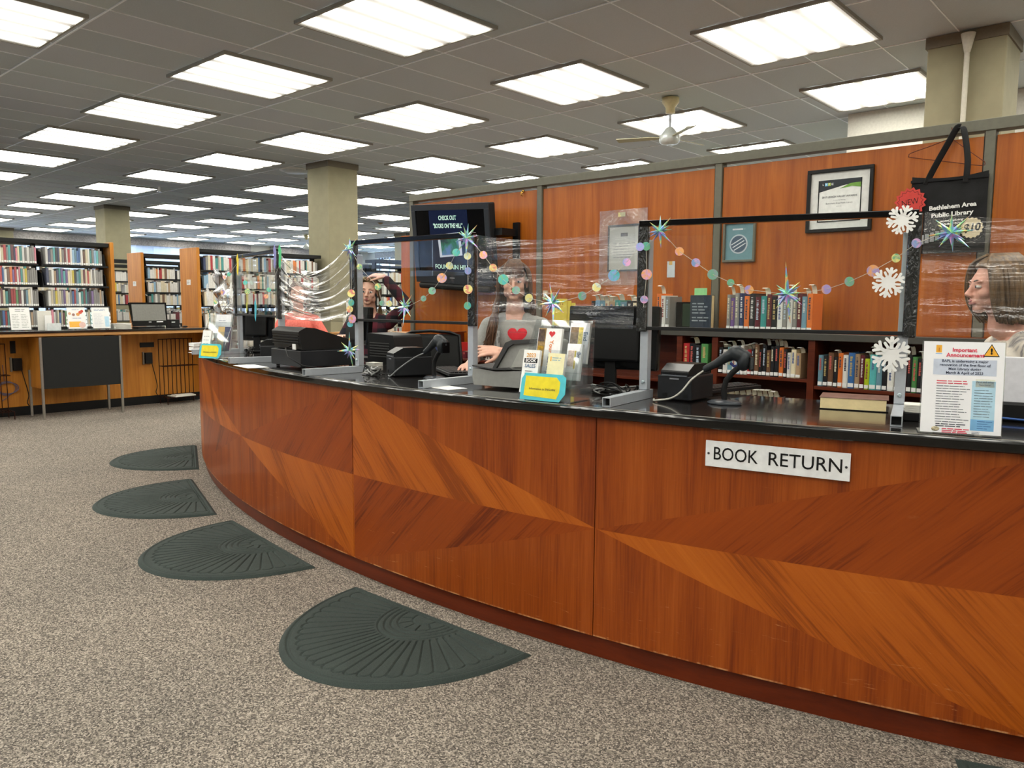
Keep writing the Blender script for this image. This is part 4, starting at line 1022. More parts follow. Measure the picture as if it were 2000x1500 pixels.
near = [(-.085, -.075, .03, .085, .19, (240, 240, 238), 'white 2023 BOOK SALES bookmark stack in the near rack', [('t', '2023', 0, .165, .018, (224, 160, 60)), ('r', -.035, .035, .132, .152, (20, 20, 24)), ('t', 'BOOK', 0, .142, .014, (250, 250, 250)), ('t', 'SALES', 0, .118, .016, (50, 90, 130)), ('l', -.025, .025, (.095, .085, .075, .065, .055), (120, 120, 120))]),
        (.045, -.075, .02, .085, .19, (236, 230, 184), 'cream bookmark with a small lighthouse mark in the near rack', [('t', 'Take', .0, .08, .010, (70, 140, 170)), ('r', -.03, -.024, .155, .175, (220, 160, 60)), ('l', -.02, .03, (.17, .16), (150, 180, 190)), ('l', -.035, .035, (.065, .05, .035, .02), (90, 150, 170))]),
        (-.045, .0, .075, .125, .24, (242, 242, 242), 'tall brochure reading Your Library under a red heart', [('r', -.06, -.02, .0, .24, (150, 120, 70)), ('r', -.06, -.025, .18, .235, (90, 74, 70)), ('r', -.055, -.025, .10, .16, (232, 180, 40)), ('r', -.06, -.03, .02, .08, (100, 60, 50)), ('h', .012, .215), ('t', 'Your', .014, .158, .020, (226, 130, 60), 1), ('t', 'Library', .012, .075, .020, (60, 80, 140), 1)]),
        (.095, .0, .09, .075, .16, (244, 244, 246), 'white brochure with a branch sketch, middle of the near rack', [('r', -.03, .0, .06, .13, (224, 200, 190)), ('r', .002, .01, .05, .13, (226, 200, 80)), ('t', 'Bo', .024, .11, .018, (50, 80, 130), 1)]),
        (.085, .055, .16, .10, .18, (238, 238, 246), 'white brochure reading End with a photograph, top tier of the near rack', [('r', -.045, -.005, .08, .16, (140, 116, 90)), ('r', -.004, .018, .08, .16, (226, 206, 110)), ('t', 'End', .032, .12, .020, (60, 100, 140), 1)])]
rack('clear tiered brochure rack full of leaflets beside the grey security unit', 1079, 780, .0, 1.0, near)
farc = [(-.07, -.07, .03, .09, .2, (244, 244, 240), 'white leaflet low in the far rack', [('l', -.03, .03, (.15, .12, .09), (150, 150, 150))]), (.02, .0, .06, .07, .2, (200, 170, 110), 'tan leaflet in the far rack', []), (.09, .0, .06, .07, .2, (60, 66, 96), 'navy leaflet in the far rack', []), (.0, .05, .16, .16, .2, (230, 232, 236), 'pale leaflet on the top tier of the far rack', [('l', -.05, .05, (.15, .13, .1), (140, 150, 170))])]
rack('clear brochure rack crowded with leaflets at the far counter end', 425, 699, .6, .9, farc)
# white and black machines cut by the frame edge
t = loc_thing('white_panel_stand', 'plain white panel cut off by the frame edge, behind the announcement', 'panel', 2010, 838, -.2, -.1)
BXO('panel', mat((214, 214, 220), .5, key='panel_white'), t, -.10, .2, -.01, .02, .06, .235, .003); BXO('base', BLACK, t, -.12, .2, -.03, .10, 0, .07, .01)
MB().tube(smooth_path([(-.16, -.02, .02), (-.05, -.06, .014), (.1, -.08, .012)]), .004, 6).obj('cable', mat((50, 90, 160), .5, key='blue_cable'), t)
# ------------------------------------------------------------------ things on the partition
YW = 4.778
WM4 = lambda x, z, y=YW: frame_M((0, 0, 0), (1, 0, 0), (0, 0, 1))     # local: x right, y up, z towards the room
WF = frame_M((0, 0, 0), (1, 0, 0), (0, 0, 1))
# wall screen, tilted
t = thing('wall_screen', 'black flat screen tilted on the partition showing CHECK OUT BOOKS ON THE HILL', 'tv', (-4.76, 4.55, 1.98))
TM = T(0, 0, 0) @ E3(.14, .055, -.02) @ WF
w2, h2 = .47, .33
MB().bx(-w2, w2, -h2, h2, -.07, .0, TM).obj('casing', BLACKM, t, bevel=.012)
fr = MB(); fr.bx(-w2, w2, h2-.05, h2, 0, .012, TM).bx(-w2, w2, -h2, -h2+.10, 0, .012, TM).bx(-w2, -w2+.05, -h2+.10, h2-.05, 0, .012, TM).bx(w2-.05, w2, -h2+.10, h2-.05, 0, .012, TM)
fr.obj('bezel', mat((44, 48, 54), .35, key='bezel'), t, bevel=.002)
scr = MB().bx(-w2+.05, w2-.05, -h2+.10, h2-.05, 0, .004, TM).obj('screen', GLOSSB, t)
SN = NT('screen_glow'); SN.base((.002, .003, .008)); SN.pr(Emission_Color=(.003, .006, .02, 1), Emission_Strength=1.0, Roughness=.15)
MB().bx(-.25, .22, -h2+.10, h2-.05, .004, .0045, TM).obj('slide', SN.m, scr)
TG = emit('screen_teal', s2l((30, 190, 150)), .3)
text('lettering', 'CHECK OUT', TG, scr, TM @ T(-.02, .215, .006), h=.036, maxw=.22, bold=.03)
text('lettering', '"BOOKS ON THE HILL"', TG, scr, TM @ T(-.02, .15, .006), h=.036, width=.36, bold=.03)
text('lettering', 'FOUNTAIN HILL', TG, scr, TM @ T(-.0, -.19, .006), h=.036, width=.42, bold=.03)
PB = emit('slide_blue', s2l((60, 110, 200)), .2); MB().bx(-.15, .13, -.10, .09, .005, .0055, TM @ Rz(.08)).obj('picture', PB, scr)
pb = NT('slide_trees'); n_ = pb.noise(pb.coord('Object', (9, 9, 9)), 1, 4, .6); pb.base((0, 0, 0)); pb.l.new(pb.ramp(n_, [(.4, (.0, .02, .05)), (.5, (.02, .25, .12)), (.62, (.15, .3, .6))]), pb.p.inputs['Emission Color']); pb.pr(Emission_Strength=.4)
MB().bx(-.12, .10, -.085, .07, .0056, .006, TM @ Rz(.08)).obj('picture', pb.m, scr)
MB().bx(-.03, .03, -h2+.045, -h2+.055, .012, .0125, TM).obj('logo', mat((150, 150, 150), .4, key='logo_sil'), t)
MB().bx(-w2+.03, w2-.02, -h2-.055, -h2+.0, -.06, .02, TM).obj('speaker_bar', BLACKM, t, bevel=.02)
m = MB(); m.bx(.30, .56, .15, .205, -.20, -.02, WF @ T(0, -.1, -.0)).bx(.52, .58, -.25, .16, -.215, -.19, WF)
m.obj('wall_bracket', BLACK, t)

def framed(lab, x0, x1, z0, z1, fm, fw, mount, name='framed_certificate', mw=.05):
    c = ((x0+x1)/2, YW, z0); t = thing(name, lab, 'picture frame', c); w, h = (x1-x0)/2, z1-z0
    f = MB(); f.bx(-w, w, 0, fw, 0, .022, WF).bx(-w, w, h-fw, h, 0, .022, WF).bx(-w, -w+fw, fw, h-fw, 0, .022, WF).bx(w-fw, w, fw, h-fw, 0, .022, WF)
    f.obj('frame', fm, t, bevel=.002); MB().bx(-w+fw, w-fw, fw, h-fw, .0, .006, WF).obj('mount', mount, t)
    return t, w, h
t, w, h = framed('black framed award certificate headed 2017 Lehigh Valley Awards on the partition', -1.87, -1.49, 1.93, 2.30, BLACK, .02, mat((232, 232, 228), .7, key='mount'))
cw = w-.065; pp = MB().bx(-cw, cw, .06, h-.065, .006, .0075, WF).obj('certificate', mat((236, 238, 234), .6, key='cert'), t)
f = MB(); q = .006
f.bx(-cw, cw, .06, .06+q, .0075, .009, WF).bx(-cw, -cw+q, .06, h-.065, .0075, .009, WF).bx(cw-q, cw, .06, h-.065, .0075, .009, WF); f.obj('border', INK, pp)
top = h-.065
MB().prism([(-cw, top), (cw, top), (cw, top-.03), (.03, top-.035), (-cw, top-.07)], .0076, .0085, WF).obj('banner', mat((50, 54, 60), .5, key='banner'), pp)
MB().prism([(cw, top-.025), (cw, top-.055), (.07, top-.045), (0, top-.055), (.06, top-.028)], .0086, .009, WF).obj('swoosh', mat((110, 160, 60), .5, key='swoosh_green'), pp)
for k, (ch, col) in enumerate(zip('LVPC', [(40, 44, 50), (110, 190, 230), (190, 210, 90), (70, 80, 90)])):
    x = -cw+.02+k*.018; MB().bx(x, x+.016, top-.034, top-.016, .0086, .0094, WF).obj('logo', mat(col, .5, key='lg%d' % k), pp)
    text('lettering', ch, WHITE, pp, WF @ T(x+.008, top-.025, .0097), h=.011, bold=.03)
text('lettering', '2017 LEHIGH VALLEY AWARDS', mat((90, 90, 96), .6, key='cert_ink'), pp, WF @ T(0, top-.10, .008), h=.011, width=cw*1.62, bold=.02)
text('lettering', 'Community Planning', mat((120, 120, 126), .6, key='cert_ink2'), pp, WF @ T(0, top-.12, .008), h=.006, maxw=.1)
text('lettering', 'Bethlehem Area Public Library', mat((80, 80, 90), .6, key='cert_ink3'), pp, WF @ T(0, top-.138, .008), h=.009, maxw=cw*1.4)
text('lettering', 'Leadership', mat((120, 120, 126), .6, key='cert_ink2'), pp, WF @ T(0, top-.156, .008), h=.005)
t, w, h = framed('small grey frame holding a round blue-grey emblem, seen through the shield', -2.41, -2.19, 1.77, 2.03, TRIMG, .014, mat((110, 150, 160), .5, key='mount_blue'))
em = MB().lathe([(.062, .0), (.062, .002)], 36, WF @ T(-.005, .115, .006)).obj('emblem', mat((196, 206, 214), .4, key='emblem'), t)
MB().lathe([(.053, .0), (.053, .001)], 36, WF @ T(-.005, .115, .0082)).obj('emblem', mat((70, 90, 110), .4, key='emblem_dark'), t)
for dy, s_ in ((-.02, .4), (.0, .4), (.02, .4)): MB().box((0, dy, 0), (.09, .006, .001), WF @ T(-.005, .115, .0095) @ Rz(.5)).obj('emblem', mat((220, 226, 230), .4, key='emblem_l'), t)
text('lettering', 'Music Box', mat((230, 235, 236), .4, key='ml'), t, WF @ T(-.0, .215, .0075), h=.02, maxw=.12) if False else lines(MB(), -.05, .05, (.21,), .01, .0066, WF).obj('print', mat((220, 226, 230), .4, key='emblem_l'), t)
# taped clear sleeve with certificate
t = thing('clear_poster_sleeve', 'clear plastic sheet taped over a small framed notice on the partition', 'plastic sheet', (-3.195, YW, 1.63))
SLV = thin_glass('sleeve_plastic', (.88, .91, .92), .06, 1.5, ((4, 4, 4), 2, .6), 2.0, .14)
MB().grid(lambda u, v: (-.205+u*.41, -.016-.008*noise.noise(V((u*3, v*4, 1))), .54*v), 30, 40).obj('sheet', SLV, t)
MB().bx(-.04, .02, .49, .52, .018, .019, WF).obj('tape', mat((220, 206, 140), .5, key='tape'), t)
t = thing('framed_notice', 'black framed letter behind the taped clear sheet', 'picture frame', (-3.19, YW, 1.73))
f = MB(); f.bx(-.14, .14, 0, .012, 0, .008, WF).bx(-.14, .14, .32, .335, 0, .008, WF).bx(-.14, -.128, 0, .33, 0, .008, WF).bx(.128, .14, 0, .33, 0, .008, WF); f.obj('frame', BLACK, t)
pg_ = MB().bx(-.128, .128, .012, .32, 0, .003, WF).obj('letter', PAPER, t); lines(MB(), -.09, .09, (.2, .18, .16, .14, .12, .1), .005, .0034, WF).obj('print', mat((150, 150, 150), .7, key='ltr'), pg_)
MB().bx(-.03, .03, .25, .275, .0032, .0036, WF).obj('crest', mat((110, 110, 116), .6, var=.5, scale=300, key='crest'), pg_)
# light switch, hook, notes
t = thing('wall_switch', 'small cream switch on the partition mullion behind the long-haired woman', 'switch', (-3.905, YW-.01, 1.52)); MB().bx(-.02, .02, 0, .075, 0, .02, WF).obj('plate', mat((206, 188, 160), .5, key='switch'), t, bevel=.003); MB().bx(-.006, .006, .028, .046, .02, .026, WF).obj('toggle', WHITE, t)
p = aty(1022, 374, YW); t = thing('wall_hook', 'brass hook below the top rail of the partition', 'hook', (p.x, YW, p.z)); br = mat((190, 150, 70), .25, .9, key='brass')
MB().lathe([(.014, 0), (.012, .006)], 16, WF).obj('rosette', br, t); MB().tube(smooth_path([(0, 0, 0), (0, -.02, -.006), (0, -.024, -.03), (0, -.012, -.036)]), .004, 8).ball((0, -.012, -.034), .006).obj('arm', br, t)
t = thing('paper_note', 'pale note with a tan tab taped beside the wrapped post', 'note', (-2.80, YW, 1.68)); MB().bx(-.03, .03, 0, .11, 0, .003, WF).obj('note', mat((200, 208, 214), .7, key='note_pale'), t); MB().bx(-.014, .01, .085, .11, .0032, .004, WF).obj('tab', mat((206, 170, 100), .6, key='tab'), t)
# hanger, tote, badge, price
p = aty(1861, 264, YW); hx, hz = p.x, p.z
t = thing('wire_hanger', 'thin copper wire hanger hooked over the partition top above the tote', 'hanger', (hx, YW-.03, hz))
MB().tube(smooth_path([(.0, .0, .035), (.004, .0, .0), (.0, 0, -.02)], 3)+smooth_path([(0, 0, -.02), (-.10, .0, -.05), (-.195, 0, -.075), (-.205, 0, -.09), (-.19, 0, -.10), (0, 0, -.145), (.15, 0, -.18), (.165, 0, -.165), (.15, 0, -.15), (.08, 0, -.09), (0, 0, -.02)], 3), .0022, 6).obj('wire', mat((96, 44, 28), .4, .6, key='copper_wire'), t)
t = thing('tote_bag', 'black cotton tote bag printed Bethlehem Area Public Library hanging on the partition', 'bag', (-1.085, YW-.05, 1.78))
BAGM = NT('black_canvas'); n_ = BAGM.noise(BAGM.coord('Object'), 12, 3); BAGM.base(BAGM.ramp(n_, [(.3, s2l((14, 14, 15))), (.7, s2l((26, 26, 28)))])); BAGM.pr(Roughness=.9); BAGM.bump(BAGM.noise(BAGM.coord('Object'), 500, 2), .4, .002); BAGM = BAGM.m
def bagf(side):
    def f(u, v):
        x = (-.195+.375*u)*(1-.02*v); z = .42*v-.02*math.sin(PI*u)*v; y = side*(.014*math.sin(PI*u)*math.sin(PI*min(1, v*1.05))**.7)+.004*noise.noise(V((u*5, v*4, side)))
        return (x, y, z)
    return f
MB().grid(bagf(-1), 30, 30).grid(bagf(1), 30, 30).obj('body', BAGM, t)
BM = frame_M((-.0, -.019, 0), (1, 0, 0), (0, 0, 1))
MB().bx(-.195, .18, .385, .40, -.001, .004, frame_M((0, -.006, 0), (1, 0, 0), (0, 0, 1))).obj('hem', mat((30, 30, 32), .9, key='hem'), t)
def strap(pts, m_=t):
    mb = MB(); P = smooth_path(pts, 8); mb.tube(P, .018, 8, flat=.14); return mb.obj('handle', BAGM, m_)
strap([(-.12, -.006, .37), (-.085, -.010, .45), (-.02, -.014, .58), (.015, -.012, .65), (.03, -.004, .655)])
strap([(.075, -.012, .37), (.078, -.016, .48), (.06, -.018, .60), (.045, -.012, .65), (.03, -.004, .655)])
TW = mat((236, 236, 232), .7, key='print_white')
for s, z, hh, ww in (('Bethlehem Area', .245, .023, .225), ('Public Library', .205, .023, .20), ('www.bapl.org', .172, .011, .11), ('610-867-3761', .154, .011, .11)):
    text('lettering', s, TW, t, BM @ T(.02, z, .001) @ Rz(.05), h=hh, width=ww, bold=.035)
bk = MB()
for i in range(9):
    bk.bx(-.13+i*.025, -.13+i*.025+.02, .05+.006*i, .10+.006*i, .0, .001, BM)
bk.obj('building_print', mat((150, 152, 154), .7, key='print_grey2'), t)
MB().prism([(.08, .12), (.095, .175), (.10, .175), (.10, .13), (.112, .175), (.117, .175), (.11, .12)], 0, .001, BM).obj('building_print', TW, t)
t = thing('starburst_badge', 'red paper starburst marked NEW pinned beside the tote bag', 'badge', (-1.27, YW-.085, 2.06))
def burst(n, r0, r1, rx=1.0): return [((r0 if i % 2 else r1)*math.cos(PI*i/n)*rx, (r0 if i % 2 else r1)*math.sin(PI*i/n)) for i in range(2*n)]
SB = WF @ Rz(.15)
MB().prism(burst(15, .068, .082), 0, .002, SB).obj('badge', mat((208, 64, 56), .7, key='badge_red'), t); 
o_ = burst(15, .057, .068); i_ = burst(15, .054, .064); mb = MB(); vs = [(x, y, .0024) for x, y in o_]+[(x, y, .0024) for x, y in i_]; nn_ = len(o_); mb.add(vs, [(i, (i+1) % nn_, (i+1) % nn_+nn_, i+nn_) for i in range(nn_)], 0, False, SB); mb.obj('outline', mat((110, 24, 24), .7, key='badge_line'), t)
text('lettering', 'NEW', INK, t, SB @ T(0, 0, .0028), h=.033, width=.085, bold=-.005)
t = thing('price_tag', 'scalloped cream tag reading $10 pinned to the tote bag', 'tag', (-.965, YW-.085, 1.905))
pts = [((.052+.003*math.cos(16*a))*math.cos(a), (.052+.003*math.cos(16*a))*math.sin(a)) for a in [2*PI*k/96 for k in range(96)]]
MB().prism(pts, 0, .002, WF @ T(0, 0, 0)).obj('tag', mat((214, 200, 164), .7, key='tag_cream'), t); text('lettering', '$10', INK, t, WF @ Rz(.1) @ T(0, 0, .0026), h=.04, width=.082, bold=.03, shear=.2)

# ------------------------------------------------------------------ paper and foil decorations on the shields
def shield_plane(k, off=.05):
    a, n, ex = SHN[k]; return a+n*off, n
pA, nA = shield_plane('A'); pB, nB = shield_plane('B', .066); pC, nC = shield_plane('C')
def mid_plane(k1, k2, off=.05):
    a, b = V((*POST[k1], 0)), V((*POST[k2], 0)); ex = (b-a).normalized(); n = V((ex.y, -ex.x, 0)); return a+n*off, n
pF, nF = mid_plane('B2', 'A1', .07)
aR, bR = V((*POST['A2'], 0)), V((.15, 3.60, 0)); eR = (bR-aR).normalized(); nR = V((eR.y, -eR.x, 0)); pR = aR+nR*.06
pG, nG = mid_plane('C2', 'B1', .06)
a_, b_ = V((-6.95, 3.62, 0)), V((*POST['C1'], 0)); eL = (b_-a_).normalized(); nL = V((eL.y, -eL.x, 0)); pL = a_+nL*.11
DCOL = {'o': (244, 178, 110), 'p': (236, 176, 220), 'g': (120, 190, 150), 'b': (140, 170, 220), 'y': (240, 230, 150), 'v': (176, 160, 220), 'w': (220, 232, 220), 'r': (226, 120, 120), 't': (90, 190, 190), 's': (150, 170, 176)}
def disc_mat(c):
    m = NT('disc_foil_'+c); n = m.noise(m.coord('Object', (1, 1, 1)), 30, 2, .5, 1.5); b = s2l(DCOL[c]); q = s2l(DCOL[{'o': 'p', 'p': 'b', 'g': 't', 'b': 'v', 'y': 'g', 'v': 'o', 'w': 'y', 'r': 'y', 't': 'b', 's': 'g'}[c]])
    m.base(m.ramp(n, [(.4, b), (.6, q)])); m.pr(Metallic=.35, Roughness=.3); return m.m
DM = {c: disc_mat(c) for c in DCOL}
def garland(lab, P, N, pts):
    """pts: (px, py, r or 0, colour, squash)"""
    W3 = [onpl(q[0], q[1], P, N) for q in pts]; o = W3[0]
    t = thing('disc_garland', lab, 'garland', o, 0, 'disc garlands'); ex = V((0, 0, 1)).cross(N).normalized(); ex = V((-N.y, N.x, 0)).normalized()
    MB().tube([w-o for w in W3], .0011, 5).obj('string', mat((196, 190, 176), .5, key='string'), t)
    for w_, q in zip(W3, pts):
        if q[2] == 0: continue
        sq_ = q[4] if len(q) > 4 else .95; M = frame_M(w_-o, ex, (0, 0, 1)) @ Rz(.2) @ E3(0, math.acos(min(1, sq_)), 0)
        MB().lathe([(q[2], -.0008), (q[2], .0008)], 28, M, smooth=False).obj('disc', DM[q[3]], t)
    return t
r2 = .0195
garland('disc string sloping down the widest shield from its corner star to the wide star', pA, nA, [(1290, 450, 0, ''), (1327, 491, .0185, 'o'), (1359, 513, .0185, 'p'), (1392, 536, .022, 's'), (1427, 552, .015, 's'), (1463, 566, .0185, 'v', .9), (1535, 575, 0, '')])
garland('disc string rising from the wide star to the snowflake post', pA, nA, [(1540, 575, 0, ''), (1614, 565, .019, 'v', .9), (1659, 550, .019, 's', .9), (1705, 529, .023, 'v'), (1750, 504, .017, 'y', .9), (1790, 475, .018, 'p', .95), (1850, 452, 0, '')])
garland('short vertical disc string on the wrapped post beside the acer monitor', pA, nA, [(1288, 455, 0, ''), (1262, 481, .019, 'g', .8), (1263, 536, .023, 'o'), (1258, 585, .017, 'p'), (1257, 600, 0, '')])
garland('disc string on the taut film between star and wrapped post', pF, nF, [(1250, 482, .018, 'b', .9), (1224, 512, .018, 'p', .8), (1199, 538, .026, 't', .9), (1165, 561, .020, 'w', .8), (1137, 578, .020, 's', .95), (1085, 592, 0, '')])
garland('disc string crossing in front of the long-haired woman', pF, nF, [(915, 463, 0, ''), (944, 498, .020, 'o', .8), (963, 523, .020, 'r', .6), (983, 546, .026, 'g', .8), (1008, 567, .020, 's', .8), (1033, 582, .020, 'w', .95), (1080, 594, 0, '')])
garland('vertical disc string on the post beside the long-haired woman', pB, nB, [(914, 476, 0, ''), (913, 500, .019, 'w', .6), (914, 529, .019, 'b'), (914, 565, .024, 'r', .6), (913, 597, .020, 'g')])
garland('disc string on the middle shield sloping from its upper star', pB, nB, [(912, 466, 0, ''), (891, 493, .020, 'g', .8), (878, 519, .020, 'w', .4), (863, 543, .026, 'v', .8), (844, 568, .020, 's', .8), (827, 583, .016, 's', .9), (798, 598, 0, '')])
garland('disc string on the middle shield in front of the raised arm', pB, nB, [(688, 490, 0, ''), (702, 521, .017, 'y', .9), (738, 560, .02, 'y', .9), (746, 592, .016, 's', .9), (760, 593, .018, 'w', .9), (790, 601, 0, '')])
garland('vertical disc string on the star-hung post by the black unit', pB, nB, [(686, 490, 0, ''), (686, 573, .023, 'r', .8), (686, 591, .020, 'g'), (683, 604, .020, 'r', .8), (688, 623, .026, 'o'), (684, 633, .018, 't', .8)])
garland('small discs strung over the draped film at the far end', pL, nL, [(470, 505, 0, ''), (447, 536, .016, 'g', .7), (438, 541, .016, 'o', .7), (435, 571, .022, 'v', .8), (421, 590, .018, 'y', .7), (411, 585, 0, '')])
garland('small discs strung over the far shield', pC, nC, [(468, 520, 0, ''), (479, 552, .018, 'g', .6), (483, 569, .022, 'y', .7), (525, 566, .016, 'g', .6), (520, 579, .016, 'r', .5), (545, 520, 0, '')])
def star(lab, px, py, P, N, r, seed, long=1.5):
    o = onpl(px, py, P, N)+N*.012; R_ = random.Random(seed); ex = V((-N.y, N.x, 0)).normalized(); M = frame_M((0, 0, 0), ex, (0, 0, 1))
    t = thing('foil_star', lab, 'star ornament', o, 0, 'iridescent foil stars')
    for layer, (n, rr, z, off) in enumerate(((6, r*.72, -.004, .5), (8, r, .0, .12))):
        for k in range(n):
            a = 2*PI*(k+off)/n+R_.uniform(-.08, .08); L = rr*R_.uniform(.62, 1.0)*(long if (layer and k % 4 == 2 - 2*(0)) else 1); w = r*.115; tip = z+R_.uniform(-.02, .03)
            Q = M @ Rz(a); m = MB(); m.add([(0, -w, z), (0, w, z), (L, 0, tip), (0, 0, z+.010), (0, 0, z-.004)], [(0, 2, 3), (2, 1, 3), (2, 0, 4), (1, 2, 4), (0, 3, 1), (0, 1, 4)], 0, False, Q)
            m.obj('spike', FOIL, t)
    return t
star('iridescent star on the corner of the widest shield above the post', 1290, 452, pA, nA, .075, 1, 1.2)
star('wide iridescent star in front of the shelved books', 1538, 574, pA, nA, .085, 2, 1.6)
star('rainbow star over the price tag on the tote bag', 1857, 455, pR, nR, .085, 3, 1.25)
star('lilac star on the taut film in front of the yellow booklets', 1083, 592, pF, nF, .095, 4, 1.5)
star('silver star on the top corner of the middle shield', 915, 465, pB, nB, .095, 5, 1.2)
star('orange and lilac star on the middle shield by the chair', 794, 600, pB, nB, .095, 6, 1.2)
star('gold star at the top of the swagged film', 686, 487, pB, nB, .09, 7, 1.2)
star('pale blue star at the foot of the shield post by the black unit', 686, 684, pB+nB*.06, nB, .10, 8, 1.3)
def snowflake(lab, px, py, P, N, r, rot=0):
    o = onpl(px, py, P, N)+N*.01; ex = V((-N.y, N.x, 0)).normalized(); M = frame_M((0, 0, 0), ex, (0, 0, 1)) @ Rz(rot)
    t = thing('paper_snowflake', lab, 'snowflake ornament', o, 0, 'white paper snowflakes'); w = r*.10
    MB().lathe([(r*.42, -.0006), (r*.42, .0006)], 12, M, smooth=False).obj('centre', WHITE, t)
    for k in range(6):
        Q = M @ Rz(PI/3*k); m = MB()
        def arm(x0, y0, x1, y1, ww, z):
            a = math.atan2(y1-y0, x1-x0); L = math.hypot(x1-x0, y1-y0); pts = [(0, -ww), (L, -ww)]+[(L+ww*1.15*math.sin(q), -ww*1.15*math.cos(q)) for q in [PI*i/6 for i in range(1, 6)]]+[(L, ww), (0, ww)]
            m.prism(pts, z-.0006, z+.0006, Q @ T(x0, y0, 0) @ Rz(a))
        arm(r*.3, 0, r*.9, 0, w, .0013); arm(r*.58, 0, r*.85, r*.27, w*.8, .0026); arm(r*.58, 0, r*.85, -r*.27, w*.8, .0026); arm(r*.36, r*.16, r*.60, r*.33, w*.75, .0039); 
        m.obj('arm', WHITE, t)
    return t
snowflake('white paper snowflake at the top of the silver post', 1762, 430, pA, nA, .055, .2)
snowflake('white paper snowflake halfway up the silver post', 1735, 552, pA, nA, .058, .35)
snowflake('white folded paper snowflake low on the silver post above the foot', 1740, 692, V((*POST['A2'], 0))+nA*.03, nA, .070, .5)
snowflake('white snowflake on the crumpled film at the far end', 455, 573, pL, nL, .085, .1)
snowflake('white snowflake outside the crumpled film at the far end', 408, 572, pL, nL, .085, .3)
def cutout(lab, px, py, P, N, pts, m_, name='paper_shape'):
    o = onpl(px, py, P, N)+N*.015; ex = V((-N.y, N.x, 0)).normalized(); M = frame_M((0, 0, 0), ex, (0, 0, 1)); t = thing(name, lab, 'paper ornament', o)
    MB().prism(pts, -.0006, .0006, M).obj('shape', m_, t)
lf = [(0, .08), (.03, .03), (.022, -.03), (.0, -.09), (-.03, -.06), (-.02, .0), (-.03, .05)]
cutout('yellow paper shape clipped to the far shield corner', 468, 516, pC, nC, lf, mat((236, 210, 40), .6, key='pyellow'))
cutout('lilac paper shape clipped to the shield corner beside the green one', 541, 500, pC, nC, lf, mat((130, 130, 190), .6, key='plilac'))
cutout('green paper shape clipped to the far shield corner', 551, 500, pC, nC, lf, mat((60, 190, 120), .6, key='pgreen'))
cutout('yellow green paper leaf low on the far shield', 486, 600, pC, nC, [(x*.7, y*.5) for x, y in lf], mat((190, 190, 80), .6, key='polive'))
cutout('turquoise paper strip low on the far shield', 503, 604, pC, nC, [(x*.8, y) for x, y in lf], mat((70, 180, 200), .6, key='pturq'))

# ------------------------------------------------------------------ reading counter far behind
ZD = 1.11
t = thing('reading_counter', 'long oak fronted reading counter with a black top across the room', 'counter', (-11.3, 3.5, 0))
DL, DR = -2.6, 2.12
BXO('front_panel', W_OAK, t, -.12, -.09, DL, DR, .12, ZD-.06); BXO('toe_kick', BLACK, t, -.15, -.10, DL, DR, 0, .12)
BXO('worktop', TOPM, t, -.25, .47, DL, DR+.02, ZD-.028, ZD, .003); BXO('edge', W_OAKE, t, .42, .455, DL, DR+.02, ZD-.07, ZD-.03, .003)
BXO('end_panel', W_OAK, t, -.2, .38, DR-.03, DR, .12, ZD-.03); BXO('apron', mat((60, 30, 20), .6, key='apron'), t, -.09, .42, DL, DR-.04, ZD-.045, ZD-.03)
for (y, z, w_, h_) in ((-.36, .89, .03, .08), (1.33, .79+.07, .10, .035)): MB().bx(-.089, -.08, y-w_, y+w_, z-h_, z+h_).obj('outlet', BLACK, t)
t = thing('reading_desk', 'black fronted computer desk on four steel legs tucked under the reading counter', 'desk', (-11.0, 3.75, 0))
BXO('front_board', mat((22, 24, 24), .6, key='modesty'), t, .20, .215, -.455, .465, .385, 1.03, .003)
for y in (-.47, .45): BXO('side_board', W_OAK, t, -.25, .2, y, y+.02, .385, 1.03)
for x, y in ((.21, -.475), (.21, .475), (-.25, -.475), (-.25, .475)): MB().bx(x-.014, x+.014, y-.014, y+.014, 0, 1.03 if x > 0 else .6).obj('leg', mat((150, 146, 138), .35, .7, key='leg_steel'), t, bevel=.002)
def yz(x, y, z=0): return frame_M((x, y, z), (0, 1, 0), (0, 0, 1))
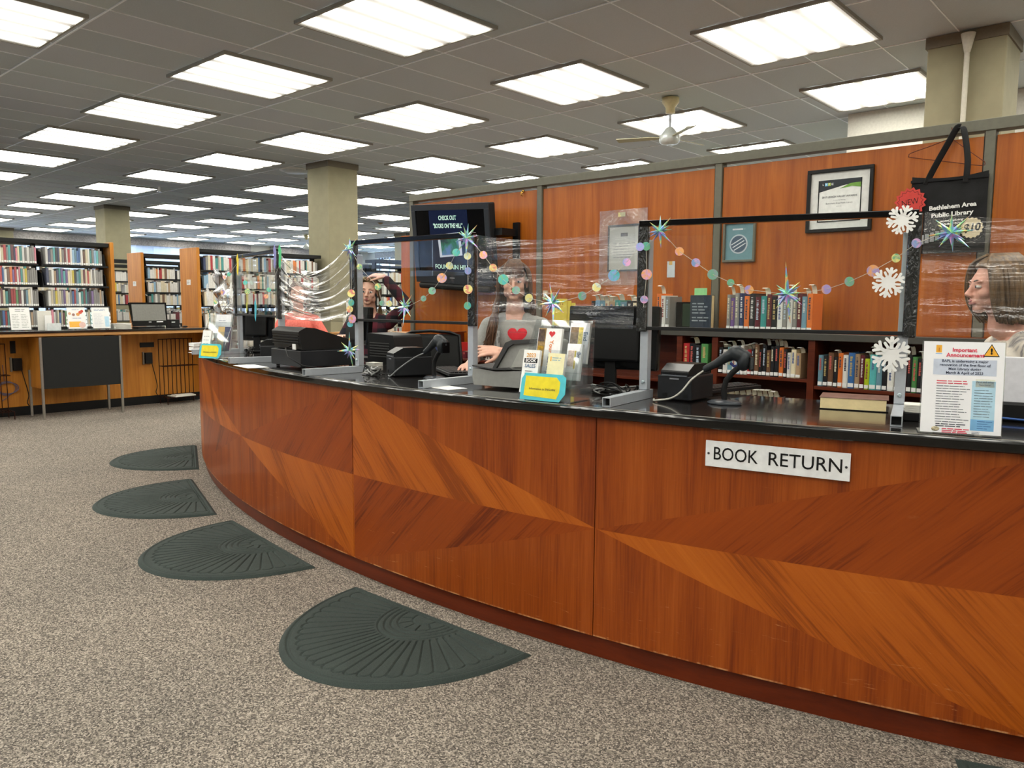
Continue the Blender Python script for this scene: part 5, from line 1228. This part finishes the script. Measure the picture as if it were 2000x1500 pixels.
for (y, lab, deco) in [(3.15, 'acrylic holder with a text-only notice on the reading counter', 0), (3.80, 'acrylic holder with the orange picture poster on the reading counter', 1), (4.10, 'acrylic holder with the blue-striped notice beside the paper stack', 2)]:
    t = thing('sign_holder', lab, 'sign holder', (-11.03, y, ZD)); M = T(0, 0, .003) @ E3(0, -.17, 0) @ yz(0, 0)
    MB().bx(-.125, .125, 0, .30, -.004, 0, M).obj('holder', ACRY, t); MB().bx(-.125, .125, -.006, 0, -.1, .0, frame_M((0, 0, .004), (0, 1, 0), (0, 0, 1))).obj('foot', ACRY, t)
    pg2 = MB().bx(-.11, .11, .01, .29, .001, .002, M).obj('poster', WHITE, t)
    if deco == 0: lines(MB(), -.09, -.01, [.04+.02*k for k in range(9)], .006, .0025, M).obj('print', mat((170, 175, 170), .7, key='p0'), pg2); lines(MB(), .01, .09, [.04+.02*k for k in range(9)], .006, .0025, M).obj('print', mat((170, 175, 170), .7, key='p0'), pg2); lines(MB(), -.05, .06, (.245, .265), .008, .0025, M).obj('print', mat((120, 130, 125), .7, key='p0b'), pg2)
    if deco == 1:
        MB().bx(-.095, .05, .03, .105, .002, .0026, M).obj('picture', mat((240, 180, 70), .6, key='p1'), pg2)
        MB().lathe([(.04, 0), (.04, .001)], 20, M @ T(.06, .06, .0026)).obj('picture', mat((226, 190, 180), .6, key='p1b'), pg2)
        for (a, b, r_, c_) in ((-.08, .21, .018, (214, 170, 140)), (-.035, .195, .018, (150, 110, 100)), (.02, .20, .022, (224, 160, 90)), (.05, .225, .022, (214, 90, 70)), (.07, .24, .018, (204, 70, 60))): MB().lathe([(r_, 0), (r_, .001)], 14, M @ T(a, b, .0022)).obj('picture', mat(c_, .6, key='pp%s' % (c_,)), pg2)
        lines(MB(), -.05, .06, (.26, .15), .007, .0025, M).obj('print', mat((150, 160, 190), .7, key='p1c'), pg2)
    if deco == 2: MB().bx(.045, .10, .03, .17, .002, .0026, M).obj('panel', SKYB, pg2); lines(MB(), -.09, .03, [.04+.018*k for k in range(10)], .005, .0025, M).obj('print', mat((190, 195, 205), .7, key='p2'), pg2); lines(MB(), -.08, .08, (.25, .265), .008, .0025, M).obj('print', mat((170, 180, 200), .7, key='p2b'), pg2)
t = thing('leaflet_holder', 'clear leaflet holder with small cards between the two poster holders', 'leaflet holder', (-11.03, 3.45, ZD)); BXO('rear_card', PAPER, t, -.06, -.055, -.1, .06, 0, .25); BXO('leaflet', WHITE, t, -.02, -.01, -.03, .05, .0, .19); BXO('card', mat((220, 226, 226), .6, key='card'), t, .03, .035, -.02, .14, 0, .09); BXO('base', ACRY, t, -.07, .05, -.1, .14, 0, .004)
t = thing('paper_stack', 'stack of papers on the reading counter beside the desk computer', 'paper', (-11.12, 4.37, ZD))
m = MB()
for k in range(12): m.bx(-.09, .09, -.11, .11, k*.006, k*.006+.005, Rz(.12*math.sin(k*1.9)))
m.obj('sheets', PAPER, t)
t = thing('desktop_computer', 'black all-in-one computer with a grey screen on the reading counter', 'computer', (-11.12, 4.78, ZD), .16)
M = T(.0, 0, .03) @ E3(0, -.12, 0) @ yz(0, 0)
MB().prism([(-.28, .33), (.28, .33), (.27, .0), (.2, -.0), (-.2, .0), (-.25, 0)], -.03, 0, M).obj('casing', GLOSSB, t, bevel=.008); MB().bx(-.25, .25, .075, .305, 0, .001, M).obj('screen', mat((124, 124, 118), .25, key='lit_grey_screen'), t); MB().bx(-.02, .02, .05, .06, 0, .002, M).obj('logo', mat((180, 180, 180), .4, key='aio_logo'), t); MB().bx(.1, .2, .05, .062, 0, .002, M).obj('sticker', WHITE, t)
BXO('foot', BLACK, t, -.12, .03, -.2, .2, .001, .02)
t = thing('computer_mouse', 'black computer mouse on the reading counter', 'mouse', (-11.0, 5.22, ZD)); MB().ball((0, 0, .016), (.05, .033, .015)).obj('shell', BLACK, t); MB().tube(smooth_path([(-.05, 0, .01), (-.12, .04, .008), (-.18, -.05, .01)]), .003, 6).obj('cord', BLACK, t)
t = thing('router_box', 'small black box standing behind the computer mouse', 'device', (-11.35, 5.2, ZD)); MB().bx(-.08, .08, -.07, .07, 0, .11).obj('box', BLACKM, t, bevel=.006); MB().bx(.081, .083, -.05, -.0, .07, .08).obj('light', WHITE, t)
for (y, lab) in ((3.16, 'black adapter plugged low on the oak front beside the coiled cord'), (4.82, 'black power adapter plugged beside the wire rack')):
    t = thing('power_adapter', lab, 'adapter', (-11.385, y, .67)); MB().bx(0, .06, -.04, .06, -.08, .08).obj('case', BLACK, t, bevel=.006); MB().bx(-.002, .03, -.065, -.045, -.09, .09).obj('plate', mat((120, 110, 96), .5, key='plate_tan'), t)
    MB().tube(smooth_path([(.03, .05, -.05), (.04, .08, -.2), (.03, .12, -.4), (.03, .10, -.5), (.03, .13, -.56)]), .006, 6).obj('cord', BLACK, t)
t = thing('coiled_cable', 'grey cable coil hanging on the oak front below an adapter', 'cable', (-11.38, 3.04, .37))
for k in range(3): MB().tube([(.01+.004*k, (.10+.008*k)*math.cos(a)+.01*k, (.09-.01*k)*math.sin(a)) for a in [2*PI*i/22 for i in range(22)]], .005, 6, closed=True).obj('loop', mat((110, 96, 110), .6, key='coil'), t)
MB().tube([(0.01, .02, -.1), (.01, -.06, -.16)], .005, 6).tube([(.01, -.02, .1), (.01, -.03, .3)], .005, 6).obj('tail', mat((110, 96, 110), .6, key='coil'), t)
def wire_rack(lab, y0, y1):
    t = thing('wire_rack', lab, 'rack', (-11.33, y0, 0)); L = y1-y0; wm = mat((52, 26, 20), .4, .5, key='rack_wire'); n = 9
    for k in range(n): y = L*k/(n-1); MB().tube([(.02, y, .03), (.02, y, .94)], .006, 6).obj('rod', wm, t)
    for z, d in ((.94, .02), (.55, .16), (.10, .24)):
        MB().tube([(.02, 0, z), (.02+d, 0, z), (.02+d, L, z), (.02, L, z)], .005, 6, closed=True).obj('hoop', wm, t)
        m = MB()
        for k in range(n-1): m.tube([(.02+.13*0, L*k/(n-1), z), (.02+d, L*(k+.5)/(n-1), z), (.02, L*(k+1)/(n-1), z)], .003, 5)
        if d > .05: m.obj('lattice', wm, t)
    for a, b in ((.02, 0), (.26, 0), (.02, L), (.26, L)): MB().tube([(a, b, 0), (a, b, .1)], .007, 6).obj('foot', wm, t)
    return t
wire_rack('tall dark wire newspaper rack standing under the end of the reading counter', 4.96, 5.46)
wire_rack('dark wire rack cut by the frame edge under the reading counter', 2.50, 3.03)
t = thing('newspaper', 'folded newspaper lying on the bottom of the wire rack', 'newspaper', (-11.18, 5.22, .107)); MB().bx(-.1, .12, -.17, .15, 0, .012, Rz(.1)).bx(-.09, .11, -.12, .16, .013, .02, Rz(-.1)).obj('pages', PAPER, t)
# staff area clutter behind the shields
t = thing('mesh_chair', 'black mesh office chair behind the middle receipt printer', 'chair', (-4.50, 4.05, 0), .55)
def bkf(u, v): return ((-.24+.48*u)*(1-.12*v*0-.10*(v > .9)*(v-.9)*10*.3), -.03*math.sin(PI*u)+.06-.0*v+.05*v*v, .62+.63*v)
MB().grid(bkf, 16, 18).obj('backrest', mat((26, 27, 27), .75, key='chair_mesh', scale=300), t).modifiers.new('s', 'SOLIDIFY').thickness = .012
MB().tube([(-.245, .06, .62), (-.25, .08, 1.0), (-.225, .11, 1.24), (-.15, .09, 1.265), (0, .08, 1.275), (.15, .09, 1.265), (.225, .11, 1.24), (.25, .08, 1.0), (.245, .06, .62)], .013, 8).obj('back_frame', BLACK, t)
MB().box((0, -.18, .5), (.5, .46, .07)).obj('seat', BLACKM, t, bevel=.03, seg=3); MB().tube([(0, -.15, .12), (0, -.15, .46)], .03, 10).obj('gas_lift', BLACK, t)
for k in range(5): a = 2*PI*k/5; MB().tube([(0, -.15, .12), (.28*math.cos(a), -.15+.28*math.sin(a), .07)], .02, 8).obj('foot', BLACK, t)
MB().tube([(0, .06, .5), (0, .09, .8)], .02, 8).obj('spine', BLACK, t)
t = thing('storage_counter', 'oak work cabinet topped with papers between the two standing staff', 'cabinet', (-6.05, 4.75, 0), .35)
BXO('body', W_OAK, t, -.35, .35, -.2, .25, 0, 1.18, .004); BXO('top', W_OAKE, t, -.37, .37, -.22, .27, 1.18, 1.205, .003); BXO('door', W_OAK, t, -.33, .33, -.212, -.2, .1, 1.14, .002)
for k, (x, hh) in enumerate([(-.22, .16), (-.05, .10), (.12, .13)]):
    q = thing('paper_stack', '%s paper pile on the oak work cabinet behind the film' % ['tall', 'low', 'middling'][k], 'paper', (-6.05+x*.94, 4.75+x*.34, 1.206), .35+k*.2)
    m = MB()
    for j in range(int(hh/.012)): m.bx(-.07, .07, -.1, .1, j*.012, j*.012+.010, Rz(.1*math.sin(j*2+k)))
    m.obj('sheets', PAPER, q)
t = thing('notice_card', 'white paper notice standing up on the oak cabinet against the column', 'notice', (-6.42, 4.78, 1.37), .7); BXO('sheet', WHITE, t, -.07, .07, -.003, 0, -.15, .12)
t = thing('desk_tray', 'wood shelf box with papers beside the partition end', 'tray', (-5.42, 5.75, 0), .1)
BXO('cabinet', W_OAK, t, -.3, .3, -.2, .2, 0, 1.15, .003); BXO('shelf', WHITE, t, -.3, .3, -.2, .2, 1.15, 1.17); BXO('box', W_OAKE, t, -.16, .1, -.1, .12, 1.42, 1.52, .003); BXO('binder_row', mat((186, 190, 190), .7, var=.5, scale=40, key='binders'), t, -.28, .2, -.1, .15, 1.17, 1.42)
# ------------------------------------------------------------------ people
def skin_mat(name, rgb):
    m = NT(name); c = s2l(rgb); n = m.noise(m.coord('Object'), 30, 4); m.base(m.ramp(n, [(.3, tuple(x*.92 for x in c)), (.7, tuple(min(1, x*1.06) for x in c))]))
    m.pr(Roughness=.5, Subsurface_Weight=.08); m.p.inputs['Subsurface Radius'].default_value = (.02, .008, .004); return m.m
def hair_mat(name, lo, hi):
    m = NT(name); n = m.noise(m.coord('Object', (60, 60, 4)), 1, 4, .6); m.base(m.ramp(n, [(.3, s2l(lo)), (.7, s2l(hi))])); m.pr(Roughness=.38); m.p.inputs['Specular IOR Level'].default_value = .4; m.bump(n, .4, .004); return m.m
def cloth_mat(name, lo, hi, sc=400):
    m = NT(name); n = m.noise(m.coord('Object'), sc, 2, .6); b = m.noise(m.coord('Object', (9, 9, 5)), 1, 3); m.base(m.ramp(n, [(.3, s2l(lo)), (.7, s2l(hi))])); m.pr(Roughness=.9); m.bump(b, .5, .02); return m.m
def hand(B, wrist, d, up, side, curl=.5, spread=.18, s=1.0):
    """palm and five fingers: d finger direction, up = back of the hand, side = thumb side (+1/-1 along d x up)"""
    w = V(wrist); d = V(d).normalized(); up = V(up); up = (up-d*up.dot(d)).normalized(); x = d.cross(up)*side
    def P(a, b, c): q = w+d*a*s+x*b*s+up*c*s; return (q.x, q.y, q.z)
    for b in (-.028, -.010, .010, .026): B.chain([(*P(.0, b*.6, 0), .014*s), (*P(.045, b, .002), .0125*s), (*P(.082, b*1.1, 0), .0105*s)])
    for k, (b, L) in enumerate(((.030, .072), (.010, .080), (-.011, .074), (-.031, .058))):
        ang = spread*(1.5-k)/1.5; p = V(P(.084, b*1.05, 0)); dd = (d+x*ang*.8).normalized(); pts = [(*p, .0098*s)]; c = 0
        for j, f in enumerate((.44, .31, .25)):
            c += curl*(.45+.25*j)*(1+.12*k); v = dd*math.cos(c)-up*math.sin(c); p = p+v*L*f*s; pts.append((*p, (.0088-.0009*j)*s))
        B.chain(pts)
    p = V(P(.018, .026, -.004)); v1 = (d*.62+x*.78-up*.15).normalized(); v2 = (d*.9+x*.35-up*.3).normalized()
    q1 = p+v1*.040*s; q2 = q1+v2*.030*s; q3 = q2+v2*.022*s; B.chain([(*p, .014*s), (*q1, .011*s), (*q2, .0098*s), (*q3, .008*s)])

def head_shape(B, M):
    def e(c, r, rot=(0, 0, 0)): Q = M @ T(*c) @ E3(*rot); B.b.ball((0, 0, 0), r, Q, 0, 22, 16)
    def ch(pts):
        P = [(*(M @ V(p[:3])), p[3]) for p in pts]; B.chain(P)
    e((0, .018, .040), (.073, .092, .082)); e((0, -.025, .012), (.066, .064, .070)); e((0, -.036, -.045), (.052, .052, .058)); e((0, -.058, -.092), (.026, .026, .020))
    for s in (-1, 1):
        e((s*.036, -.052, -.028), (.026, .030, .026)); e((s*.045, -.012, -.062), (.018, .040, .030), (0, 0, 0)); e((s*.030, -.078, .022), (.025, .012, .008)); e((s*.074, .008, -.012), (.007, .018, .030), (.15, 0, s*.25)); e((s*.010, -.100, -.037), (.0085, .010, .0075))
    ch([(0, -.086, .010, .0085), (0, -.097, -.012, .009), (0, -.108, -.030, .0115)])
    e((0, -.086, -.062), (.023, .012, .012)); e((0, -.084, -.052), (.018, .008, .008))
    ch([(0, .022, -.05, .050), (0, .034, -.12, .049), (0, .038, -.17, .055)])

def face_parts(t, M, lip, iris, brow, skin):
    for s in (-1, 1):
        c = M @ V((s*.031, -.0785, .000)); ey = MB().ball((0, 0, 0), (.0155, .0115, .0088), M @ T(s*.031, -.0775, .0)).obj('eye', mat((226, 220, 214), .25, key='eye_white'), t)
        MB().lathe([(.0058, 0), (.0045, .0012)], 16, M @ T(s*.030, -.0888, .000) @ E3(PI/2, 0, 0)).obj('iris', iris, ey); MB().lathe([(.0026, 0), (.002, .0006)], 12, M @ T(s*.030, -.0900, .000) @ E3(PI/2, 0, 0)).obj('pupil', BLACK, ey)
        MB().tube([M @ V((s*(.016+.030*u), -.0865+.006*u*u*1.4, .0045+.0045*math.sin(PI*u))) for u in [k/8 for k in range(9)]], [.0012+.0018*math.sin(PI*k/8) for k in range(9)], 6).obj('eyelid', skin, ey)
        MB().tube([M @ V((s*(.013+.036*u), -.0900+.012*u*u, .022+.006*math.sin(PI*u*.8)-.002*u)) for u in [k/8 for k in range(9)]], [.001+.0022*math.sin(PI*(k+.6)/9) for k in range(9)], 6).obj('eyebrow', brow, t)
    m = MB(); pu = [k/12 for k in range(13)]
    m.tube([M @ V((-.023+.046*u, -.0945+.014*(2*u-1)**2, -.0585+.003*math.cos((2*u-1)*PI*1.5)*.8)) for u in pu], [.001+.0040*math.sin(PI*u) for u in pu], 8)
    m.tube([M @ V((-.021+.042*u, -.0940+.013*(2*u-1)**2, -.0675-.002*math.sin(PI*u))) for u in pu], [.001+.0050*math.sin(PI*u) for u in pu], 8)
    m.obj('lips', lip, t)
    MB().tube([M @ V((-.018+.036*u, -.0975+.013*(2*u-1)**2, -.0628)) for u in pu], [.0006+.0012*math.sin(PI*u) for u in pu], 6).obj('mouth_line', mat((70, 30, 30), .6, key='mouth_dark'), t)

def hair_piece(t, M, m_, strands, cap=(.082, .100, .086), n=150, seed=1, hairline=.045, rad=(.007, .003)):
    """cap over the skull and strands following 'strands(side, k, R)' -> list of local points"""
    R_ = random.Random(seed); mb = MB()
    def capf(u, v):
        a = 2*PI*u; th = PI*.60*v; x, y, z = cap[0]*math.sin(th)*math.cos(a), cap[1]*math.sin(th)*math.sin(a), cap[2]*math.cos(th)
        fr = max(0, -math.sin(a)); lift = fr*max(0, v-.55)*.16
        g = 1+.03*noise.noise(V((x*40, y*40, 1+seed)))
        return M @ V((x*g, .020+y*g+lift*.5, .040+z*g+lift*.9))
    mb.grid(capf, 48, 18)
    for k in range(n):
        P = strands(k/n, R_); 
        if P: Q = smooth_path([M @ V(p) for p in P], 4); L = len(Q); mb.tube(Q, [rad[0]*(1-.0*i)+(rad[1]-rad[0])*i/L for i in range(L)], 5, flat=.5)
    return mb.obj('hair', m_, t, fixn=False)

def person(lab, loc, rotz, sc, skin, head, pose, shirt_m, shirt, trousers_m, group=None, voxel=.0052):
    t = thing('person', lab, 'person', loc, rotz); t.scale = (sc, sc, sc)
    HM = T(0, head.get('y', -.02), 1.572) @ E3(head.get('nod', 0), head.get('tilt', 0), head.get('turn', 0))
    B = Blob(); head_shape(B, HM); B.chain([(*(HM @ V((0, .02, -.09))), .049), (0, .035, 1.42, .050), (0, .045, 1.34, .056)])
    B.e((0, .035, 1.22), (.135, .09, .19)); B.e((0, .035, 1.0), (.118, .085, .16)); B.e((0, .035, .90), (.155, .11, .12))
    for s in (-1, 1): B.chain([(s*.085, .04, .88, .085), (s*.095, .03, .50, .058), (s*.10, .05, .10, .040), (s*.10, .02, .05, .036)]); B.chain([(s*.06, .035, 1.33, .055), (s*.150, .035, 1.312, .050)])
    for s, k in ((-1, 'R'), (1, 'L')):
        a = pose[k]; sh = (s*.160, .035, 1.31); B.chain([(*sh, .046), (*a['elbow'], .034), (*a['wrist'], .024)]); hand(B, a['wrist'], a['dir'], a['up'], a['thumb'], a.get('curl', .5), a.get('spread', .18))
    B.obj('body', skin, t, voxel, 5)
    S = Blob(); S.chain([(0, .045, 1.335, .072), (0, .04, 1.30, .085)]); S.e((0, .03, 1.18), (.155, .112, .19)); S.e((0, .02, 1.24), (.145, .118, .12)); S.e((0, .035, 1.0), (.148, .112, .20)); S.e((0, .035, .90), (.172, .128, .12))
    for s, k in ((-1, 'R'), (1, 'L')):
        a = pose[k]; sh = V((s*.155, .035, 1.302)); el = V(a['elbow']); wr = V(a['wrist']); S.chain([(s*.07, .035, 1.325, .066), (*sh, .058)])
        if shirt == 'short': e = sh.lerp(el, .80); S.chain([(*sh, .062), (*sh.lerp(el, .45), .060), (*e, .062)])
        else: e = el.lerp(wr, .86); S.chain([(*sh, .062), (*el, .052), (*e, .042)])
    S.obj('shirt', shirt_m, t, .007, 5)
    Q = Blob(); Q.e((0, .035, .90), (.166, .122, .11))
    for s in (-1, 1): Q.chain([(s*.085, .04, .86, .095), (s*.095, .03, .50, .072), (s*.10, .045, .10, .058)])
    Q.obj('trousers', trousers_m, t, .012, 5)
    for s in (-1, 1): D = Blob(); D.chain([(s*.10, .07, .045, .045), (s*.10, -.10, .035, .038)]); D.obj('shoe', BLACKM, t, .01, 4)
    return t, HM
SK1 = skin_mat('skin_fair', (226, 176, 154)); SK2 = skin_mat('skin_rosy', (222, 166, 146)); LIP = mat((186, 104, 98), .4, key='lips'); IR = mat((70, 90, 100), .2, key='iris'); BRW = mat((84, 60, 44), .8, key='brow')
H_BR = hair_mat('hair_brown', (52, 34, 24), (112, 78, 56)); H_DB = hair_mat('hair_dark_blond', (70, 52, 34), (150, 122, 80)); H_GR = hair_mat('hair_light_brown', (56, 40, 24), (124, 94, 58))
JEAN = cloth_mat('dark_trousers', (28, 30, 38), (44, 46, 56))
# --- long-haired woman in the grey t-shirt
TS = cloth_mat('heather_grey', (142, 142, 138), (172, 172, 168))
t, HM = person('woman with long brown hair and fringe in a grey heart T-shirt behind the counter', (-3.20, 3.60, 0), .56, 1.035, SK1, dict(turn=.10, nod=.04, y=-.015),
    dict(R=dict(elbow=(-.235, .01, 1.12), wrist=(-.235, -.20, 1.085), dir=(.05, -1, -.05), up=(0, -.1, 1), thumb=-1, curl=.3), L=dict(elbow=(.225, .02, 1.10), wrist=(-.045, -.22, 1.17), dir=(-.92, -.35, .05), up=(.25, -.6, .75), thumb=-1, curl=.30, spread=.3)), TS, 'short', JEAN)
face_parts(t, HM, LIP, IR, BRW, SK1)
def long_hair(f, R_):
    s = -1 if f < .5 else 1; g = (f*2) % 1
    if g < .22:   # fringe
        x = (-.052+.104*R_.random()); return [(x*.6, -.02, .128), (x*.95, -.075, .098), (x*1.15, -.102, .055), (x*1.18, -.100, .030+R_.uniform(-.006, .006))]
    b = R_.uniform(-.05, .075); r_ = R_.uniform(.0, .012); L = R_.uniform(-.34, -.26) if s < 0 else R_.uniform(-.34, -.24)
    fx = -.155 if s < 0 else .12; fy = (-.11 if s < 0 else .06)
    return [(s*.02, b*.8+.01, .124), (s*(.070+r_), b+.0, .075), (s*(.088+r_), b-.004, .0), (s*(.092+r_), b*.8+.0, -.08), (s*(.105+r_)+R_.uniform(-.01, .01), b*.6+fy*.35, -.16), (s*.12+R_.uniform(-.03, .03), b*.4+fy*.9, -.26), (fx+R_.uniform(-.03, .03) if s < 0 else .16+R_.uniform(-.03, .03), b*.3+(fy-.0), L*(1.35 if s < 0 else 1.0))]
hair_piece(t, HM, H_BR, long_hair, (.080, .098, .086), 230, 3)
MB().grid(lambda u, v: HM @ V((.088*math.cos(PI*u)*(1+.15*v), .045+.068*math.sin(PI*u)+.01*v, .05-.30*v)), 20, 14).obj('hair', H_BR, t, fixn=False)
# prints on the shirt: shrink-wrapped to the chest
def on_chest(me_obj, shirt):
    w = me_obj.modifiers.new('w', 'SHRINKWRAP'); w.target = shirt; w.wrap_method = 'PROJECT'; w.use_project_y = True; w.use_negative_direction = True; w.use_positive_direction = True; w.offset = .0025; w.wrap_mode = 'ABOVE_SURFACE'; return me_obj
shirt1 = [c for c in t.children if c.name.startswith('shirt')][0]
def chest_patch(name, poly, cx, cz, m_, s=1.0):
    """filled outline as a fine grid on the chest"""
    xs = [p[0] for p in poly]; zs = [p[1] for p in poly]; n = 46; x0, x1, z0, z1 = min(xs), max(xs), min(zs), max(zs); mb = MB()
    rows = []
    for j in range(n+1):
        z = z0+(z1-z0)*(j+.001)/(n+.002); cr = []
        for i in range(len(poly)):
            (ax, az), (bx_, bz) = poly[i], poly[(i+1) % len(poly)]
            if (az <= z) != (bz <= z): cr.append(ax+(bx_-ax)*(z-az)/(bz-az))
        rows.append((z, sorted(cr)))
    for (za, ca), (zb, cb) in zip(rows, rows[1:]):
        if len(ca) == len(cb):
            for q in range(0, len(ca)-1, 2):
                K = 14; vs = [(cx+(c[q]+(c[q+1]-c[q])*i/K)*s, -.30, cz+z*s) for z, c in ((za, ca), (zb, cb)) for i in range(K+1)]
                mb.add(vs, [(i, i+1, i+K+2, i+K+1) for i in range(K)])
        else:
            c = ca if len(ca) < len(cb) else cb
            for q in range(0, len(c)-1, 2): mb.add([(cx+c[q]*s, -.30, cz+za*s), (cx+c[q+1]*s, -.30, cz+za*s), (cx+c[q+1]*s, -.30, cz+zb*s), (cx+c[q]*s, -.30, cz+zb*s)], [(0, 1, 2, 3)])
    return on_chest(mb.obj(name, m_, t, fixn=False), shirt1)
chest_patch('heart_print', HEART, .03, 1.258, mat((206, 30, 46), .7, key='heart_red'), .056)
def glyph(s, cx, cz, h):
    o = text('print', s, mat((232, 232, 230), .8, key='print_white2'), t, frame_M((cx, -.30, cz), (1, 0, 0), (0, 0, 1)), h=h, bold=.03)
    bm = bmesh.new(); bm.from_mesh(o.data); bmesh.ops.triangulate(bm, faces=bm.faces[:]); bmesh.ops.subdivide_edges(bm, edges=[e for e in bm.edges if e.calc_length() > .012], cuts=3, use_grid_fill=False); bm.to_mesh(o.data); bm.free(); on_chest(o, shirt1)
glyph('I', -.085, 1.225, .10); glyph('MY', -.02, 1.075, .08)
# bracelet-like wristband seen at the cuff
# --- woman in profile cut by the frame
ST2 = NT('patterned_blouse'); n_ = ST2.noise(ST2.coord('Object', (9, 9, 7)), 1, 4, .6, 1); ST2.base(ST2.ramp(n_, [(.36, s2l((120, 116, 120))), (.46, s2l((206, 198, 186))), (.62, s2l((224, 216, 204)))])); ST2.pr(Roughness=.9); ST2 = ST2.m
t, HM = person('woman in profile with light brown hair and pale patterned blouse, cut by the frame', (-.635, 3.90, 0), -.95, 1.005, SK2, dict(turn=.0, nod=.02, y=-.07),
    dict(R=dict(elbow=(-.19, .05, 1.06), wrist=(-.18, -.08, .86), dir=(.1, -.3, -.9), up=(-1, 0, 0), thumb=-1), L=dict(elbow=(.19, .05, 1.06), wrist=(.18, -.08, .86), dir=(-.1, -.3, -.9), up=(1, 0, 0), thumb=-1)), ST2, 'long', JEAN)
face_parts(t, HM, LIP, IR, BRW, SK2)
def bob(f, R_):
    s = -1 if f < .5 else 1; g = R_.random(); b = -.055+.15*g; r_ = R_.uniform(0, .02); L = R_.uniform(-.16, -.10)
    return [(s*.015, b*.7+.01, .135), (s*.072, b-.01, .10), (s*(.095+r_), b-.012, .03), (s*(.100+r_), b-.006, -.05), (s*(.085+r_), b*.9+.01, -.11), (s*(.06+r_), b*.8+.03, L)]
hair_piece(t, HM, H_GR, bob, (.088, .108, .098), 220, 6, rad=(.010, .005))
MB().grid(lambda u, v: HM @ V((.094*math.cos(PI*u)*(1-.1*v), .04+.078*math.sin(PI*u), .05-.20*v)), 20, 12).obj('hair', H_GR, t, fixn=False)
# dark cap-shaped fringe over the brow
# --- woman with a raised arm in dark plaid
PLD = NT('dark_plaid'); sp = PLD.n.new('ShaderNodeSeparateXYZ'); PLD.l.new(PLD.coord('Object'), sp.inputs[0])
def band(v, k, w): return PLD.math('LESS_THAN', PLD.math('ABSOLUTE', PLD.math('SUBTRACT', PLD.math('FRACT', PLD.math('MULTIPLY', v, k)), .5)), w)
bx_ = band(sp.outputs[0], 9, .2); bz_ = band(sp.outputs[2], 9, .2); PLD.base(PLD.mix(PLD.math('MULTIPLY', PLD.math('ADD', bx_, bz_), .45), s2l((20, 20, 30)), s2l((96, 24, 40)))); PLD.pr(Roughness=.9); PLD = PLD.m
t, HM = person('woman in a dark red and navy plaid shirt with one hand on her head', (-5.50, 4.27, 0), .72, 1.01, SK1, dict(turn=.0, nod=.05, y=-.02, tilt=.06),
    dict(R=dict(elbow=(-.26, .0, 1.12), wrist=(-.22, -.20, 1.18), dir=(.4, -.7, .2), up=(0, 0, 1), thumb=-1), L=dict(elbow=(.34, -.08, 1.46), wrist=(.135, -.06, 1.70), dir=(-.85, .1, .12), up=(.25, -.35, .9), thumb=-1, curl=.6)), PLD, 'long', JEAN)
face_parts(t, HM, LIP, IR, BRW, SK1)
def tied(f, R_):
    s = -1 if f < .5 else 1; b = R_.uniform(-.06, .08); r_ = R_.uniform(0, .01)
    if R_.random() < .55: return [(s*.012, -.085+.03*R_.random(), .10), (s*.055, -.03, .11), (s*.078, .04, .07), (s*.05, .10, .02), (s*.01, .125, -.01)]
    return [(s*.02, b*.8, .125), (s*(.072+r_), b, .07), (s*(.085+r_), b*.9+.02, -.01), (s*(.085+r_), .04, -.09), (s*.10+R_.uniform(-.02, .02), .02, -.19), (s*.10, -.02, -.25)]
hair_piece(t, HM, H_DB, tied, (.077, .096, .083), 170, 9)
# --- seated staff member in coral behind the draped film
CRL = cloth_mat('coral_cloth', (226, 112, 100), (240, 134, 120), 60)
t, HM = person('person in a coral shirt with a dark lanyard behind the draped film', (-7.0, 4.52, 0), .85, 1.0, SK2, dict(turn=.1, nod=.05, y=-.03),
    dict(R=dict(elbow=(-.28, .02, 1.10), wrist=(-.20, -.20, 1.10), dir=(.3, -.9, 0), up=(0, 0, 1), thumb=-1), L=dict(elbow=(.28, .02, 1.10), wrist=(.20, -.22, 1.10), dir=(-.3, -.9, 0), up=(0, 0, 1), thumb=1)), CRL, 'long', JEAN)
face_parts(t, HM, LIP, IR, BRW, SK2)
def short_h(f, R_):
    s = -1 if f < .5 else 1; b = R_.uniform(-.05, .09); return [(s*.02, b*.8, .128), (s*.074, b, .07), (s*.087, b*.9+.01, .0), (s*.088, b*.8+.02, -.07), (s*.07, .05, -.13)]
hair_piece(t, HM, hair_mat('hair_auburn', (60, 34, 22), (120, 74, 50)), short_h, (.080, .098, .086), 130, 12)
MB().bx(-.045, .045, -.125, -.118, 1.0, 1.24).obj('lanyard_card', BLACK, t)
